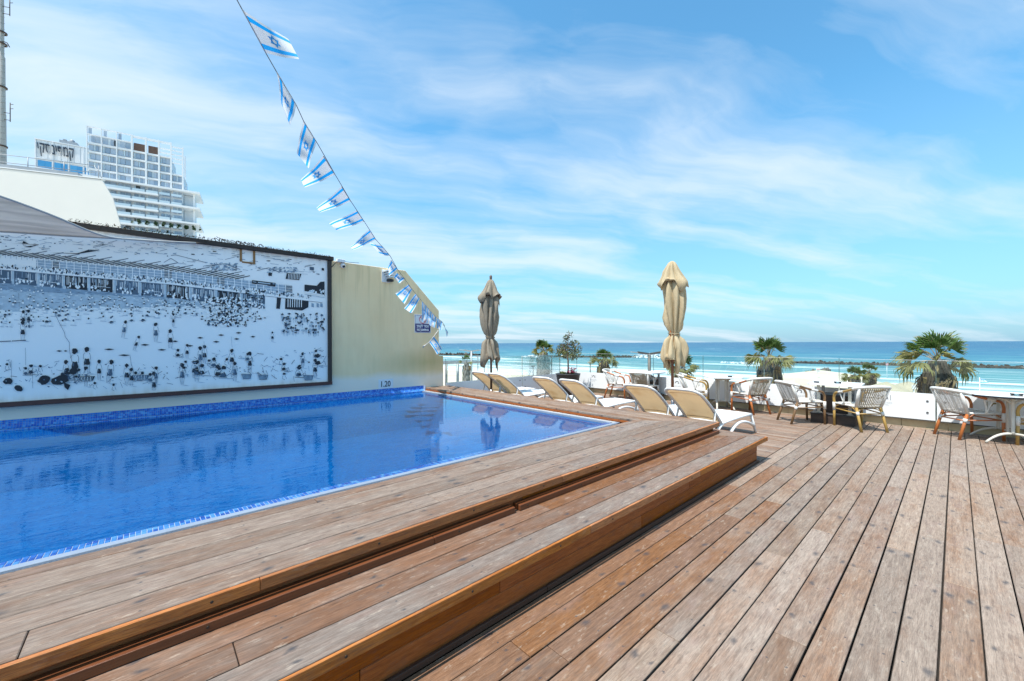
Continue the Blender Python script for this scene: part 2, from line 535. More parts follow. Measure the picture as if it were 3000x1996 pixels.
deck = root('deck', kind='structure')
Wd = 0.1553
row = 0
v = 1.772
while v > -3.2:
    v0 = v - Wd
    u = -2.2 + rng.uniform(0, 1.4)
    starts = [u]
    while u < 10.6:
        u += rng.uniform(1.7, 3.4)
        starts.append(min(u, 10.64))
    base = {0: 1.0, 1: 0.85, 2: 0.72, 3: 0.45}.get(row, 0.10 + 0.22 * rng.random())
    gap = rng.choice((0.005, 0.007, 0.009, 0.012))
    for a_, b_ in zip(starts, starts[1:]):
        if b_ - a_ < 0.15:
            continue
        board(deck, 'plank', a_ + 0.002, b_ - 0.002, v0 + gap / 2, v - gap / 2, 0.0, 0.026, M['deck'], (base if a_ < 3.4 or row > 3 else 0.30) + rng.uniform(-0.13, 0.16) + (0.22 if (row < 8 and a_ < 2.6) else 0))
    v = v0
    row += 1
w2, u = 0.096, 5.94
while u < 10.60:
    v = 1.778
    while v < 9.1:
        L = rng.uniform(1.9, 3.4)
        e = min(v + L, 9.17)
        if 9.17 - e < 0.4:
            e = 9.17
        board(deck, 'plank', u + 0.002, min(u + w2, 10.64) - 0.002, v + 0.002, e - 0.002, 0.0, 0.026, M['deck'], 0.50 + rng.uniform(-0.16, 0.2), 'y')
        v = e
    u += w2

# ------------------------------------------------------------------ raised pool platform with two steps
plat = root('pool_platform', kind='structure')
g = MB()
g.box((-5, 2.34, -0.03), (5.90, 3.15, 0.436))
g.box((5.29, 3.15, -0.03), (5.90, 9.18, 0.436))
g.box((-5, 1.83, -0.03), (6.0, 2.34, 0.286))
g.box((5.90, 2.34, -0.03), (6.0, 2.46, 0.286))
g.build('core', M['void'], plat)


def mitre_board(name, pts, z1, th, mat, warm, along):
    cx = sum(p[0] for p in pts) / len(pts)
    cy = sum(p[1] for p in pts) / len(pts)
    rot = 0.0 if along == 'x' else R(90)
    loc = [((p[0] - cx), (p[1] - cy)) for p in pts]
    if along == 'y':
        loc = [(y, -x) for x, y in loc]
    b_ = MB()
    b_.prism(loc, -th, 0)
    o = b_.build(name, mat, plat, 0.003, 1, (cx, cy, z1 + rng.uniform(-0.001, 0.001)), (0, 0, rot))
    o['warm'] = float(warm)
    o['joist'] = cx if along == 'x' else cy
    return o


def mit(vv):
    """x of the mitre line of the upper deck at y = vv"""
    return 5.98 - (vv - 2.277) * (0.71 / 0.889)


lines = [2.277, 2.472, 2.656, 2.842, 3.057, 3.166]
joints = [[-3.0, -0.35, 2.9], [-3.0, -1.0, 1.55, 4.0], [-3.0, -0.52, 2.45], [-3.0, -1.4, 3.5], [-3.0, 0.9, 3.0]]
warmv = [0.30, 0.20, 0.24, 0.18, 0.45]
for i in range(5):
    a_, b_ = lines[i] + 0.003, lines[i + 1] - 0.003
    js = joints[i]
    for q, x0 in enumerate(js):
        last = q == len(js) - 1
        x1 = None if last else js[q + 1]
        if last:
            pts = [(x0 + 0.002, a_), (mit(a_) - 0.003, a_), (mit(b_) - 0.003, b_), (x0 + 0.002, b_)]
        else:
            pts = [(x0 + 0.002, a_), (x1 - 0.002, a_), (x1 - 0.002, b_), (x0 + 0.002, b_)]
        mitre_board('plank', pts, 0.47, 0.03, M['deck_grey'], warmv[i] + rng.uniform(-0.06, 0.10), 'x')
    # the same board turned round the corner along the pool's end
    ua, ub = mit(a_), mit(b_)
    cuts = [None, 4.4 + 0.7 * ((i * 3) % 4), 7.2 + 0.4 * (i % 3), 9.185]
    for q in range(3):
        y0, y1 = cuts[q], cuts[q + 1]
        if q == 0:
            pts = [(ua + 0.003, a_), (ua + 0.003, y1 - 0.002), (ub + 0.003, y1 - 0.002), (ub + 0.003, b_)][::-1]
            pts = [(ub + 0.003, b_), (ua + 0.003, a_), (ua + 0.003, y1 - 0.002), (ub + 0.003, y1 - 0.002)]
        else:
            pts = [(ub + 0.003, y0 + 0.002), (ua + 0.003, y0 + 0.002), (ua + 0.003, y1 - 0.002), (ub + 0.003, y1 - 0.002)]
        mitre_board('plank', pts, 0.47, 0.03, M['deck'], 0.42 + rng.uniform(-0.1, 0.15), 'y')


def mit2(vv):
    return 6.2 - (vv - 1.74) * 0.92


lines = [1.74, 1.923, 2.094, 2.30]
joints = [[-3.0, -0.8, 2.55], [-3.0, 0.27, 3.25], [-3.0, -1.2, 2.3]]
warmv = [0.26, 0.62, 0.68]
for i in range(3):
    a_, b_ = lines[i] + 0.003, lines[i + 1] - 0.003
    js = joints[i]
    for q, x0 in enumerate(js):
        if q == len(js) - 1:
            pts = [(x0 + 0.002, a_), (mit2(a_) - 0.003, a_), (mit2(b_) - 0.003, b_), (x0 + 0.002, b_)]
        else:
            x1 = js[q + 1]
            pts = [(x0 + 0.002, a_), (x1 - 0.002, a_), (x1 - 0.002, b_), (x0 + 0.002, b_)]
        mitre_board('plank', pts, 0.32, 0.03, M['deck_grey'], warmv[i] + rng.uniform(-0.06, 0.1) + (0.12 if i else 0), 'x')
    ua, ub = mit2(a_), mit2(b_)
    mitre_board('plank', [(ub + 0.003, b_), (ua + 0.003, a_), (ua + 0.003, 2.48), (ub + 0.003, 2.48)], 0.32, 0.03, M['deck'], 0.55, 'y')


def strip(name, x0, x1, y0, y1, z0, z1, mat, warm=0.6, along='x', bevel=0.003):
    L, Wd_ = (x1 - x0, y1 - y0) if along == 'x' else (y1 - y0, x1 - x0)
    h = z1 - z0
    b_ = MB()
    b_.box((-L / 2, -Wd_ / 2, -h), (L / 2, Wd_ / 2, 0))
    o = b_.build(name, mat, plat, bevel, 1, ((x0 + x1) / 2, (y0 + y1) / 2, z1), (0, 0, 0 if along == 'x' else R(90)))
    o['warm'] = float(warm)
    return o


M['batten'] = simple('red_brown_batten', (0.20, 0.066, 0.022), (0.12, 0.038, 0.014), 6, 0.45, 0.25, 60, stretch=(0.6, 10, 10))
# nosings, risers and skirting of the two steps
for x0, x1 in ((-3.0, -0.6), (-0.598, 2.30), (2.302, 4.1), (4.102, 6.198)):
    strip('nosing', x0, x1, 1.722, 1.7385, 0.262, 0.3185, M['oiled'], 0.62)
for x0, x1 in ((-3.0, 0.4), (0.402, 2.62), (2.622, 5.978)):
    strip('nosing', x0, x1, 2.253, 2.2755, 0.412, 0.4685, M['oiled'], 0.8)
strip('nosing', 6.2015, 6.224, 1.716, 2.48, 0.262, 0.3185, M['oiled'], 0.6, 'y')
strip('nosing', 5.9815, 6.004, 2.253, 9.18, 0.412, 0.4685, M['oiled'], 0.6, 'y')
for x0, x1 in ((-3.0, 1.52), (1.523, 4.0), (4.003, 6.03)):
    strip('riser_board', x0, x1, 1.792, 1.815, 0.142, 0.287, M['riser'], 0.55)
for x0, x1 in ((-3.0, 0.7), (0.703, 3.1), (3.103, 6.03)):
    strip('riser_board', x0, x1, 1.794, 1.817, 0.0, 0.1385, M['riser'], 0.35)
strip('riser_board', 6.008, 6.03, 1.82, 2.46, 0.0, 0.287, M['riser'], 0.5, 'y')
for x0, x1 in ((-3.0, 1.9), (1.904, 3.6), (3.605, 6.02)):
    strip('skirting', x0, x1, 1.768, 1.7895, 0.002, 0.036, M['base'], 0)
for x0, x1 in ((-3.0, 2.2), (2.203, 5.93)):
    strip('riser_board', x0, x1, 2.312, 2.335, 0.322, 0.438, M['riser'], 0.25)
strip('riser_board', 5.907, 5.93, 2.337, 9.17, 0.0, 0.438, M['riser'], 0.3, 'y')
for x0, x1 in ((-3.0, 1.35), (1.353, 2.05), (2.10, 5.94)):
    strip('batten', x0, x1, 2.232, 2.309, 0.3225, 0.366, M['batten'], 0.1)
strip('fascia', 5.272, 5.292, 3.18, 9.17, 0.402, 0.437, M['riser'], 0.4, 'y')
# screw heads on nosings and battens
sb = MB()
for zz, yy, st in ((0.288, 1.7205, 0.62), (0.44, 2.2515, 0.71), (0.345, 2.2305, 0.66)):
    x = -1.2
    while x < 5.9:
        sb.tube([(x, yy + 0.004, zz), (x, yy - 0.0012, zz)], 0.0065, 0, 8)
        x += st + rng.uniform(-0.1, 0.1)
M['screw'] = simple('dark_screw_head', (0.07, 0.055, 0.045), rough=0.5, metal=0.6)
sb.build('screw', M['screw'], plat, kind='stuff')

# ------------------------------------------------------------------ pool
def mosaic(name, pitch, per_object=False, bright=1.0, axis='xyz'):
    m_, t_ = new_mat(name)
    tc_ = t_.n('TexCoord')
    if per_object:
        rnd = (t_.n('ObjectInfo'), 'Random')
    else:
        q = t_.n('VectorMath', {0: (tc_, 'Object'), 1: (pitch, pitch, pitch)}, operation='DIVIDE')
        q = t_.n('VectorMath', {0: q, 1: (0.013, 0.017, 0.011)}, operation='ADD')
        q = t_.n('VectorMath', {0: q}, operation='FLOOR')
        rnd = (t_.n('TexWhiteNoise', {'Vector': q}, noise_dimensions='3D'), 0)
    k_ = bright
    cr = t_.ramp(rnd, [(0.0, (0.010 * k_, 0.085 * k_, 0.50 * k_)), (0.35, (0.018 * k_, 0.16 * k_, 0.66 * k_)), (0.7, (0.05 * k_, 0.28 * k_, 0.76 * k_)), (1.0, (0.13 * k_, 0.42 * k_, 0.82 * k_))])
    b_ = t_.n('BsdfPrincipled', {'Base Color': cr, 'Roughness': 0.18, 'Specular IOR Level': 0.5})
    t_.out(b_)
    return m_


M['tile'] = mosaic('sun_dimmed_glass_tile', 0.027, True, 0.55)  # blue tile with its colour darkened to offset direct sun on the edge
M['tiles_near'] = mosaic('sun_dimmed_edge_mosaic', 0.027, False, 0.55)  # same darkened copy for the rest of the sunlit edge
M['tiles'] = mosaic('blue_glass_mosaic', 0.027)  # same mosaic, colour kept brighter for the shaded band along the wall
M['grout'] = simple('pale_blue_grout', (0.36, 0.43, 0.54), (0.30, 0.38, 0.50), 20, 0.7)
M['coping'] = simple('pale_grey_coping', (0.24, 0.29, 0.36), (0.20, 0.245, 0.31), 4, 0.5, 0.1, 40)
M['white_plastic'] = simple('white_plastic', (0.80, 0.80, 0.78), (0.72, 0.73, 0.72), 8, 0.4)

m, t = new_mat('submerged_mosaic')
tcn = t.n('TexCoord')
q = t.n('VectorMath', {0: t.n('VectorMath', {0: (tcn, 'Object'), 1: (0.013, 0.017, 0.011)}, operation='ADD'), 1: (0.027, 0.027, 0.027)}, operation='DIVIDE')
fl = t.n('VectorMath', {0: q}, operation='FLOOR')
wn = t.n('TexWhiteNoise', {'Vector': fl}, noise_dimensions='3D')
cr = t.ramp((wn, 0), [(0.0, (0.000, 0.080, 0.32)), (0.5, (0.000, 0.150, 0.46)), (1.0, (0.008, 0.30, 0.68))])
bl = t.n('TexNoise', {'Vector': (tcn, 'Object'), 'Scale': 0.8, 'Detail': 3.0})
cr2 = t.mix(t.ramp(bl, [(0.35, 0.0), (0.7, 0.35)]), cr, (0.000, 0.22, 0.55))
b = t.n('BsdfPrincipled', {'Base Color': co(cr2), 'Roughness': 0.5, 'Specular IOR Level': 0.0})
t.out(b)
M['pool_floor'] = m

m, t = new_mat('pool_water_surface')
tcn = t.n('TexCoord')
wv = t.n('Mapping', {'Vector': (tcn, 'Object'), 'Rotation': (0, 0, R(28)), 'Scale': (1.0, 2.1, 1)})
n1 = t.n('TexNoise', {'Vector': wv, 'Scale': 3.4, 'Detail': 2.5, 'Roughness': 0.5, 'Distortion': 0.6})
n2 = t.n('TexNoise', {'Vector': wv, 'Scale': 11.0, 'Detail': 2.0, 'Roughness': 0.5, 'Distortion': 0.8})
big = t.ramp(t.n('TexNoise', {'Vector': (tcn, 'Object'), 'Scale': 0.35, 'Detail': 2.0}), [(0.35, 0.35), (0.65, 1.0)])
hh = t.m('MULTIPLY', t.m('ADD', n1, t.m('MULTIPLY', n2, 0.16)), big)
sxx = t.n('SeparateXYZ', {0: (tcn, 'Object')})
calm = t.ramp(t.m('DIVIDE', t.m('ADD', (sxx, 0), 4.0), 9.0), [(0.55, 1.0), (0.95, 0.45)])
bn = t.n('Bump', {'Height': t.m('MULTIPLY', hh, calm), 'Strength': 0.19, 'Distance': 0.030})
fr = t.n('Fresnel', {'IOR': 1.44, 'Normal': bn})
tr = t.n('BsdfTransparent', {'Color': (0.62, 0.90, 0.98)})
gl = t.n('BsdfGlossy', {'Color': (0.93, 0.97, 1.0), 'Roughness': 0.015, 'Normal': bn})
cloud = t.ramp(t.n('TexNoise', {'Vector': wv, 'Scale': 6.0, 'Detail': 6.0, 'Roughness': 0.75}), [(0.3, (0.000, 0.058, 0.240)), (0.7, (0.000, 0.122, 0.385))])
body = t.n('MixShader', {0: 0.62, 1: tr, 2: t.n('BsdfDiffuse', {'Color': cloud})})
mx = t.n('MixShader', {0: fr, 1: body, 2: gl})
t.out(mx)
M['pool_water'] = m

PV0, PV1, PU0, PU1, WZ = 3.582, 9.12, -5.0, 5.16, 0.37
pool = root('swimming_pool', kind='structure')
g = MB()
g.quad((PU0, PV0, -0.5), (PU1, PV0, -0.5), (PU1, PV1, -0.5), (PU0, PV1, -0.5))
g.quad((PU0, PV1, -0.5), (PU1, PV1, -0.5), (PU1, PV1, 0.37), (PU0, PV1, 0.37))
g.quad((PU1, PV1, -0.5), (PU1, PV0, -0.5), (PU1, PV0, 0.366), (PU1, PV1, 0.366))
g.quad((PU1, PV0, -0.5), (PU0, PV0, -0.5), (PU0, PV0, 0.352), (PU1, PV0, 0.352))
g.quad((PU0, PV0, -0.5), (PU0, PV1, -0.5), (PU0, PV1, 0.5), (PU0, PV0, 0.5))
g.build('basin', M['pool_floor'], pool)
# near ledge, coping slabs, end coping
for x0, x1 in ((-5, -1.2), (-1.198, 2.4), (2.402, 3.95), (3.952, 5.27)):
    b_ = MB(); b_.box((x0, 3.405, 0.33), (x1, 3.462, 0.400)); b_.build('coping', M['coping'], pool, 0.003)
for y0, y1 in ((3.502, 5.9), (5.902, 7.3), (7.302, 9.09)):
    b_ = MB(); b_.box((5.162, y0, 0.33), (5.205, y1, 0.400)); b_.build('coping', M['coping'], pool, 0.003)
# white overflow grating in its channel
g = MB()
x = -3.0
while x < 5.2:
    g.box((x, 3.20, 0.366), (x + 0.0125, 3.4035, 0.380)); x += 0.0215
y = 3.42
while y < 9.08:
    g.box((5.207, y, 0.385), (5.268, y + 0.0125, 0.399)); y += 0.0215
g.box((-3, 3.388, 0.352), (5.2, 3.402, 0.3655)); g.box((5.208, 3.42, 0.372), (5.22, 9.08, 0.3845)); g.box((5.255, 3.42, 0.372), (5.267, 9.08, 0.3845))
g.build('grating', M['white_plastic'], pool, kind='stuff')
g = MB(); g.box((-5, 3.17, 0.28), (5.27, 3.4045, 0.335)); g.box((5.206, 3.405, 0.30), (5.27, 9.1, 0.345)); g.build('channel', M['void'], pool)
# two rows of tiles sloping from the ledge into the water: the nearest ones one by one, the rest joined
TP = 0.0275
sl_ = MB(); sl_.quad((-5, 3.463, 0.395), (5.16, 3.463, 0.395), (5.16, 3.578, 0.386), (-5, 3.578, 0.386)); sl_.quad((-5, 3.578, 0.386), (5.16, 3.578, 0.386), (5.16, 3.579, 0.30), (-5, 3.579, 0.30)); sl_.build('grout_bed', M['grout'], pool)
tm = MB(); tm.box((-0.0118, 0.0, -0.003), (0.0118, 0.0525, 0.0025)); tme = tm.mesh('tile', M['tile'], 0.0012)
tilt = math.atan2(-0.009, 0.115)
rest = MB()
near_rest = MB()
nt = 0
i = 0
while -1.2 + i * TP < 5.14:
    x = -1.2 + i * TP
    for q in range(2):
        y, z = 3.4655 + q * 0.0565 * math.cos(tilt), 0.3958 + q * 0.0565 * math.sin(tilt)
        if nt < 236 and x > -0.75:
            inst('tile', tme, pool, (x, y, z), (tilt, 0, 0)); nt += 1
        else:
            mm = Matrix.Translation((x, y, z)) @ Matrix.Rotation(tilt, 4, 'X')
            near_rest.quad(*[mm @ Vector(p) for p in ((-0.0118, 0, 0.0025), (0.0118, 0, 0.0025), (0.0118, 0.0525, 0.0025), (-0.0118, 0.0525, 0.0025))])
    i += 1
# coved mosaic band along the wall
prof = [(9.1965, 0.52), (9.1965, 0.4925), (9.1965, 0.465), (9.190, 0.4385), (9.174, 0.4165), (9.150, 0.401), (9.122, 0.392), (9.1195, 0.365), (9.1195, 0.338)]
bed = MB()
for (y0, z0), (y1, z1) in zip(prof, prof[1:]):
    bed.quad((-5, y0, z0), (5.26, y0, z0), (5.26, y1, z1), (-5, y1, z1))
bed.box((5.2605, 9.11, 0.40), (5.268, 9.197, 0.52))
bed.build('cove_bed', M['grout'], pool)
i = 0
while -2.4 + i * TP < 5.24:
    x = -2.4 + i * TP
    for (y0, z0), (y1, z1) in zip(prof, prof[1:]):
        dy_, dz_ = y1 - y0, z1 - z0
        ln = math.hypot(dy_, dz_)
        ny, nz = (dz_ / ln, -dy_ / ln)
        if ny > 0: ny, nz = -ny, -nz
        e_ = 0.07
        a0, a1 = (y0 + dy_ * e_ + ny * 0.003, z0 + dz_ * e_ + nz * 0.003), (y0 + dy_ * (1 - e_) + ny * 0.003, z0 + dz_ * (1 - e_) + nz * 0.003)
        rest.quad((x + 0.0012, *a0), (x + TP - 0.0012, *a0), (x + TP - 0.0012, *a1), (x + 0.0012, *a1))
    i += 1
rest.build('mosaic', M['tiles'], pool, kind='stuff')
near_rest.build('edge_mosaic', M['tiles_near'], pool, kind='stuff')
g = MB()
g.quad((PU0, 3.5785, WZ), (PU1 + 0.01, 3.5785, WZ), (PU1 + 0.01, PV1, WZ), (PU0, PV1, WZ))
tag(g.build('pool_water', M['pool_water']), kind='structure')

# ------------------------------------------------------------------ yellow boundary wall
m, t = new_mat('yellow_stucco')
tcn = t.n('TexCoord')
sx = t.n('SeparateXYZ', {0: (tcn, 'Object')})
n1 = t.n('TexNoise', {'Vector': (tcn, 'Object'), 'Scale': 0.9, 'Detail': 6.0, 'Roughness': 0.6})
n2 = t.n('TexNoise', {'Vector': t.n('Mapping', {'Vector': (tcn, 'Object'), 'Scale': (3.5, 3.5, 0.5)}), 'Scale': 2.2, 'Detail': 5.0})
c = t.ramp(n1, [(0.3, (0.90, 0.655, 0.365)), (0.7, (0.95, 0.74, 0.45))])
c = t.mix(t.ramp(n2, [(0.46, 0.0), (0.76, 0.30)]), c, (0.74, 0.53, 0.28))
lim = t.ramp(t.m('ADD', (sx, 2), t.m('MULTIPLY', t.m('SUBTRACT', n1, 0.5), 0.35)), [(0.76, 1.0), (0.92, 0.0)])
drp = t.ramp(t.n('TexNoise', {'Vector': t.n('Mapping', {'Vector': (tcn, 'Object'), 'Scale': (9.0, 9.0, 0.35)}), 'Scale': 1.6, 'Detail': 4.0}), [(0.54, 0.0), (0.66, 1.0)])
dz_ = t.ramp(t.m('DIVIDE', (sx, 2), 4.0), [(0.45, 0.0), (0.85, 0.26)])
c = t.mix(t.m('MULTIPLY', drp, dz_), c, (0.40, 0.31, 0.16))
c = t.mix(t.m('MULTIPLY', lim, 0.9), co(c), (0.90, 0.79, 0.66))
dx = t.m('SUBTRACT', (sx, 0), 5.35); dz = t.m('SUBTRACT', (sx, 2), 1.12)
dd = t.m('SQRT', t.m('ADD', t.m('MULTIPLY', t.m('MULTIPLY', dx, dx), 0.45), t.m('MULTIPLY', t.m('MULTIPLY', dz, dz), 6.0)))
stn = t.m('SUBTRACT', 1.0, t.m('ADD', dd, t.m('MULTIPLY', t.m('SUBTRACT', n2, 0.5), 0.9)), clamp=True)
c = t.mix(t.m('MULTIPLY', stn, 0.55), c, (0.36, 0.30, 0.10))
b = t.n('BsdfPrincipled', {'Base Color': co(c), 'Roughness': 0.9, 'Specular IOR Level': 0.15})
fb = t.n('TexNoise', {'Vector': (tcn, 'Object'), 'Scale': 45.0, 'Detail': 4.0})
bn = t.n('Bump', {'Height': fb, 'Strength': 0.25, 'Distance': 0.01})
t.t.links.new(bn.outputs[0], b.inputs['Normal'])
t.out(b)
M['yellow'] = m
g = MB()
g.prism([(-6, -0.6), (5.86, -0.6), (5.86, 1.266), (5.73, 1.268), (5.73, 2.463), (4.765, 3.414), (2.9, 3.424), (-6, 3.43)], 9.2, 9.36, axis='y')
wall = g.build('boundary_wall', M['yellow'], None, 0.006)
tag(wall, 'yellow stucco wall with a sloping end, running behind the pool', 'wall')

# ------------------------------------------------------------------ mural: printed canvas in a dark frame
m, t = new_mat('printed_canvas')
tcn = t.n('TexCoord')
n1 = t.n('TexNoise', {'Vector': (tcn, 'Object'), 'Scale': 0.8, 'Detail': 5.0})
c = t.ramp(n1, [(0.3, (0.87, 0.88, 0.87)), (0.7, (0.93, 0.93, 0.91))])
n2 = t.n('TexNoise', {'Vector': t.n('Mapping', {'Vector': (tcn, 'Object'), 'Scale': (8, 1, 0.4)}), 'Scale': 1.3, 'Detail': 4.0})
sx = t.n('SeparateXYZ', {0: (tcn, 'Object')})
edge = t.ramp(t.m('DIVIDE', t.m('SUBTRACT', (sx, 2), 0.7), 2.8), [(0.02, 0.45), (0.08, 0.0), (0.90, 0.0), (0.985, 0.5)])
c = t.mix(t.m('MULTIPLY', t.ramp(n2, [(0.40, 0.0), (0.65, 1.0)]), edge), c, (0.50, 0.42, 0.30))
b = t.n('BsdfPrincipled', {'Base Color': co(c), 'Roughness': 0.55, 'Specular IOR Level': 0.25})
t.out(b)
M['canvas'] = m


def ink(name, col, col2=None, scale=14):
    return simple(name, col, col2 or tuple(x * 0.7 + 0.02 for x in col), scale, 0.55, spec=0.2)


INK = [ink('ink_black', (0.022, 0.028, 0.038)), ink('ink_slate', (0.10, 0.15, 0.21)), ink('ink_blue_grey', (0.30, 0.41, 0.52)), ink('ink_pale', (0.55, 0.655, 0.73)), ink('ink_white', (0.92, 0.925, 0.91), (0.87, 0.885, 0.88)), ink('rust', (0.33, 0.17, 0.06))]
MV = 9.135
mural = root('mural', 'wide black and white beach photograph mural in a dark frame', 'mural', (0, 0, 0))
g = MB(); g.box((-4.6, MV, 0.78), (2.90, 9.18, 3.42)); g.build('canvas', M['canvas'], mural)
M['frame_dark'] = simple('dark_brown_frame', (0.040, 0.030, 0.024), (0.028, 0.02, 0.018), 8, 0.5, 0.2, 50)
M['frame_red'] = simple('red_brown_frame', (0.085, 0.032, 0.026), (0.055, 0.024, 0.02), 8, 0.45, 0.2, 50)
g = MB(); g.box((-4.65, 9.08, 0.715), (2.975, 9.198, 0.785)); g.build('frame_rail', M['frame_red'], mural, 0.004)
g = MB(); g.box((2.895, 9.085, 0.787), (2.972, 9.197, 3.40)); g.build('frame_rail', M['frame_dark'], mural, 0.004)
g = MB(); g.box((-4.65, 9.06, 3.402), (3.01, 9.197, 3.485)); g.build('frame_rail', M['frame_dark'], mural, 0.008)

art = MB()
layer = [0]
r2 = random.Random(21)


def P(q, s):
    """pixel of a close-up of the mural -> point on the canvas plane (x, z)"""
    x, y = (q[0] * 0.34435, 680 + q[1] * 0.34435) if s == 0 else (480 + q[0] * 0.34435, 680 + q[1] * 0.34435)
    p = on_v(x, y, MV)
    return p.x, p.z


def shape(pts, tone, s=0, lift=None):
    layer[0] = layer[0] + 1 if lift is None else lift
    yy = MV - 0.0008 - 0.0000035 * layer[0]
    pts = [P(p, s) for p in pts]
    pts = [p for p in pts if -4.55 < p[0] < 2.89 and 0.79 < p[1] < 3.40]
    if len(pts) >= 3:
        art.poly([(x, yy, z) for x, z in pts], tone)


def line(pts, wd, tone, s=0):
    for (x0, y0), (x1, y1) in zip(pts, pts[1:]):
        L = math.hypot(x1 - x0, y1 - y0) or 1
        nx, ny = -(y1 - y0) / L * wd / 2, (x1 - x0) / L * wd / 2
        shape([(x0 + nx, y0 + ny), (x1 + nx, y1 + ny), (x1 - nx, y1 - ny), (x0 - nx, y0 - ny)], tone, s)


def blob(x, y, rx, ry, tone, s=0, n=9, j=0.25, a=0.0):
    pts = []
    for i in range(n):
        q = 2 * math.pi * i / n
        k_ = 1 + r2.uniform(-j, j)
        px_, py_ = rx * k_ * math.cos(q), ry * k_ * math.sin(q)
        pts.append((x + px_ * math.cos(a) - py_ * math.sin(a), y + px_ * math.sin(a) + py_ * math.cos(a)))
    shape(pts, tone, s)


def lerp(a_, b_, f):
    return a_ + (b_ - a_) * f


# the two close-ups overlap: X runs over both, 0 .. 2850
def rail(X):        # underside of the gallery floor
    return lerp(312, 440, X / 1452) if X < 1452 else lerp(440, 600, (X - 1452) / 1350)


def g2(X, y):
    return ((X, y), 0) if X < 1420 else ((X - 1394, y), 1)


def gshape(pts, tone):
    s_ = 0 if min(p[0] for p in pts) < 1380 else 1
    shape([(p[0] - (1394 if s_ else 0), p[1]) for p in pts], tone, s_)


def gline(pts, wd, tone):
    s_ = 0 if min(p[0] for p in pts) < 1380 else 1
    line([(p[0] - (1394 if s_ else 0), p[1]) for p in pts], wd, tone, s_)


def gblob(x, y, rx, ry, tone, n=9, j=0.25, a=0.0):
    s_ = 0 if x < 1380 else 1
    blob(x - (1394 if s_ else 0), y, rx, ry, tone, s_, n, j, a)


# water in front of the gallery: darker near it, fading towards the beach
for k_, (tn, f0, f1) in enumerate(((2, 0.0, 0.24), (3, 0.20, 0.62))):
    for i in range(34):
        X0, X1 = -330 + i * 62, -330 + (i + 1) * 62
        if X1 > 1740: continue
        hgt = lerp(400, 70, max(0, X0) / 1740)
        def yy_(X, f): return rail(max(X, 0)) + 100 + hgt * f
        gshape([(X0, yy_(X0, f0) + r2.uniform(-4, 4)), (X1, yy_(X1, f0) + r2.uniform(-4, 4)), (X1, yy_(X1, f1) + r2.uniform(-14, 26)), (X0, yy_(X0, f1) + r2.uniform(-14, 26))], tn)
for i in range(560):
    X = r2.uniform(-300, 1760)
    hgt = lerp(400, 70, max(0, X) / 1740)
    f = r2.random() ** 1.6
    y = rail(max(X, 0)) + 105 + hgt * f
    w_ = r2.uniform(8, 46)
    tn = r2.choice((1, 1, 2, 2, 3, 4) if f < 0.22 else ((1, 2, 3, 4, 4) if f < 0.5 else (2, 3, 3, 4)))
    gshape([(X, y), (X + w_, y + w_ * 0.09 - 2), (X + w_ * 1.1, y + w_ * 0.09 + 1.5), (X, y + 2.5)], tn)
# gallery: dark bays under the floor, posts and slats
X = -330
while X < 2180:
    y0, y1 = rail(max(X, 0)) + 6, rail(max(X, 0)) + 118
    X1 = X + 208
    gshape([(X, y0), (X1, rail(max(X1, 0)) + 6), (X1, rail(max(X1, 0)) + 118), (X, y1)], 1 if X < 200 or r2.random() < 0.5 else 0)
    for q in range(26):
        xs = X + 20 + q * 7.2 + r2.uniform(-3, 3)
        if r2.random() < (0.75 if X > 200 else 0.25):
            ya = rail(max(xs, 0)) + r2.uniform(6, 30)
            gline([(xs, ya), (xs + r2.uniform(-2, 2), ya + r2.uniform(25, 84))], r2.uniform(1.5, 5), r2.choice((2, 3, 4, 4)))
    for q in range(15):
        xs = X + r2.uniform(20, 200)
        gblob(xs, rail(max(xs, 0)) + r2.uniform(70, 116), r2.uniform(5, 11), r2.uniform(6, 15), r2.choice((3, 4, 4, 4, 0)), 7, 0.4)
    gshape([(X, y0 - 4), (X + 19, y0 - 2), (X + 19, y1 + 8), (X, y1 + 6)], 3)
    if r2.random() < 0.5: gline([(X + r2.uniform(25, 70), y1 - 40), (X1 - 20, rail(max(X1, 0)) + 78)], 3, 4)
    X = X1 + 8
# gallery floor edge and the corrugated wall above it
for i in range(48):
    X0, X1 = -330 + i * 64, -266 + i * 64
    a_, b_ = rail(max(X0, 0)), rail(max(X1, 0))
    if X0 > 250 and X0 < 2480:
        gshape([(X0, a_ - 106), (X1, b_ - 106), (X1, b_ - 14), (X0, a_ - 14)], 2 if r2.random() < 0.8 else 0)
        for q in range(8):
            gline([(X0, a_ - 102 + q * 11), (X1, b_ - 102 + q * 11)], 4.2, 3 if q % 2 else 4)
    gshape([(X0, a_ - 10), (X1, b_ - 10), (X1, b_ + 7), (X0, a_ + 7)], 4)
    gline([(X0, a_ + 9), (X1, b_ + 9)], 3, 1)
for X in range(-300, 2480, 62):
    gline([(X, rail(max(X, 0)) - 118), (X + 2, rail(max(X, 0)) - 8)], 6, 4)
# people along the gallery
for i in range(760):
    X = r2.uniform(-320, 2640)
    y = rail(max(X, 0)) - r2.uniform(8, 40)
    gblob(X, y, r2.uniform(4, 9), r2.uniform(5, 13), r2.choice((0, 1, 4, 4, 4, 3)), 6, 0.4)
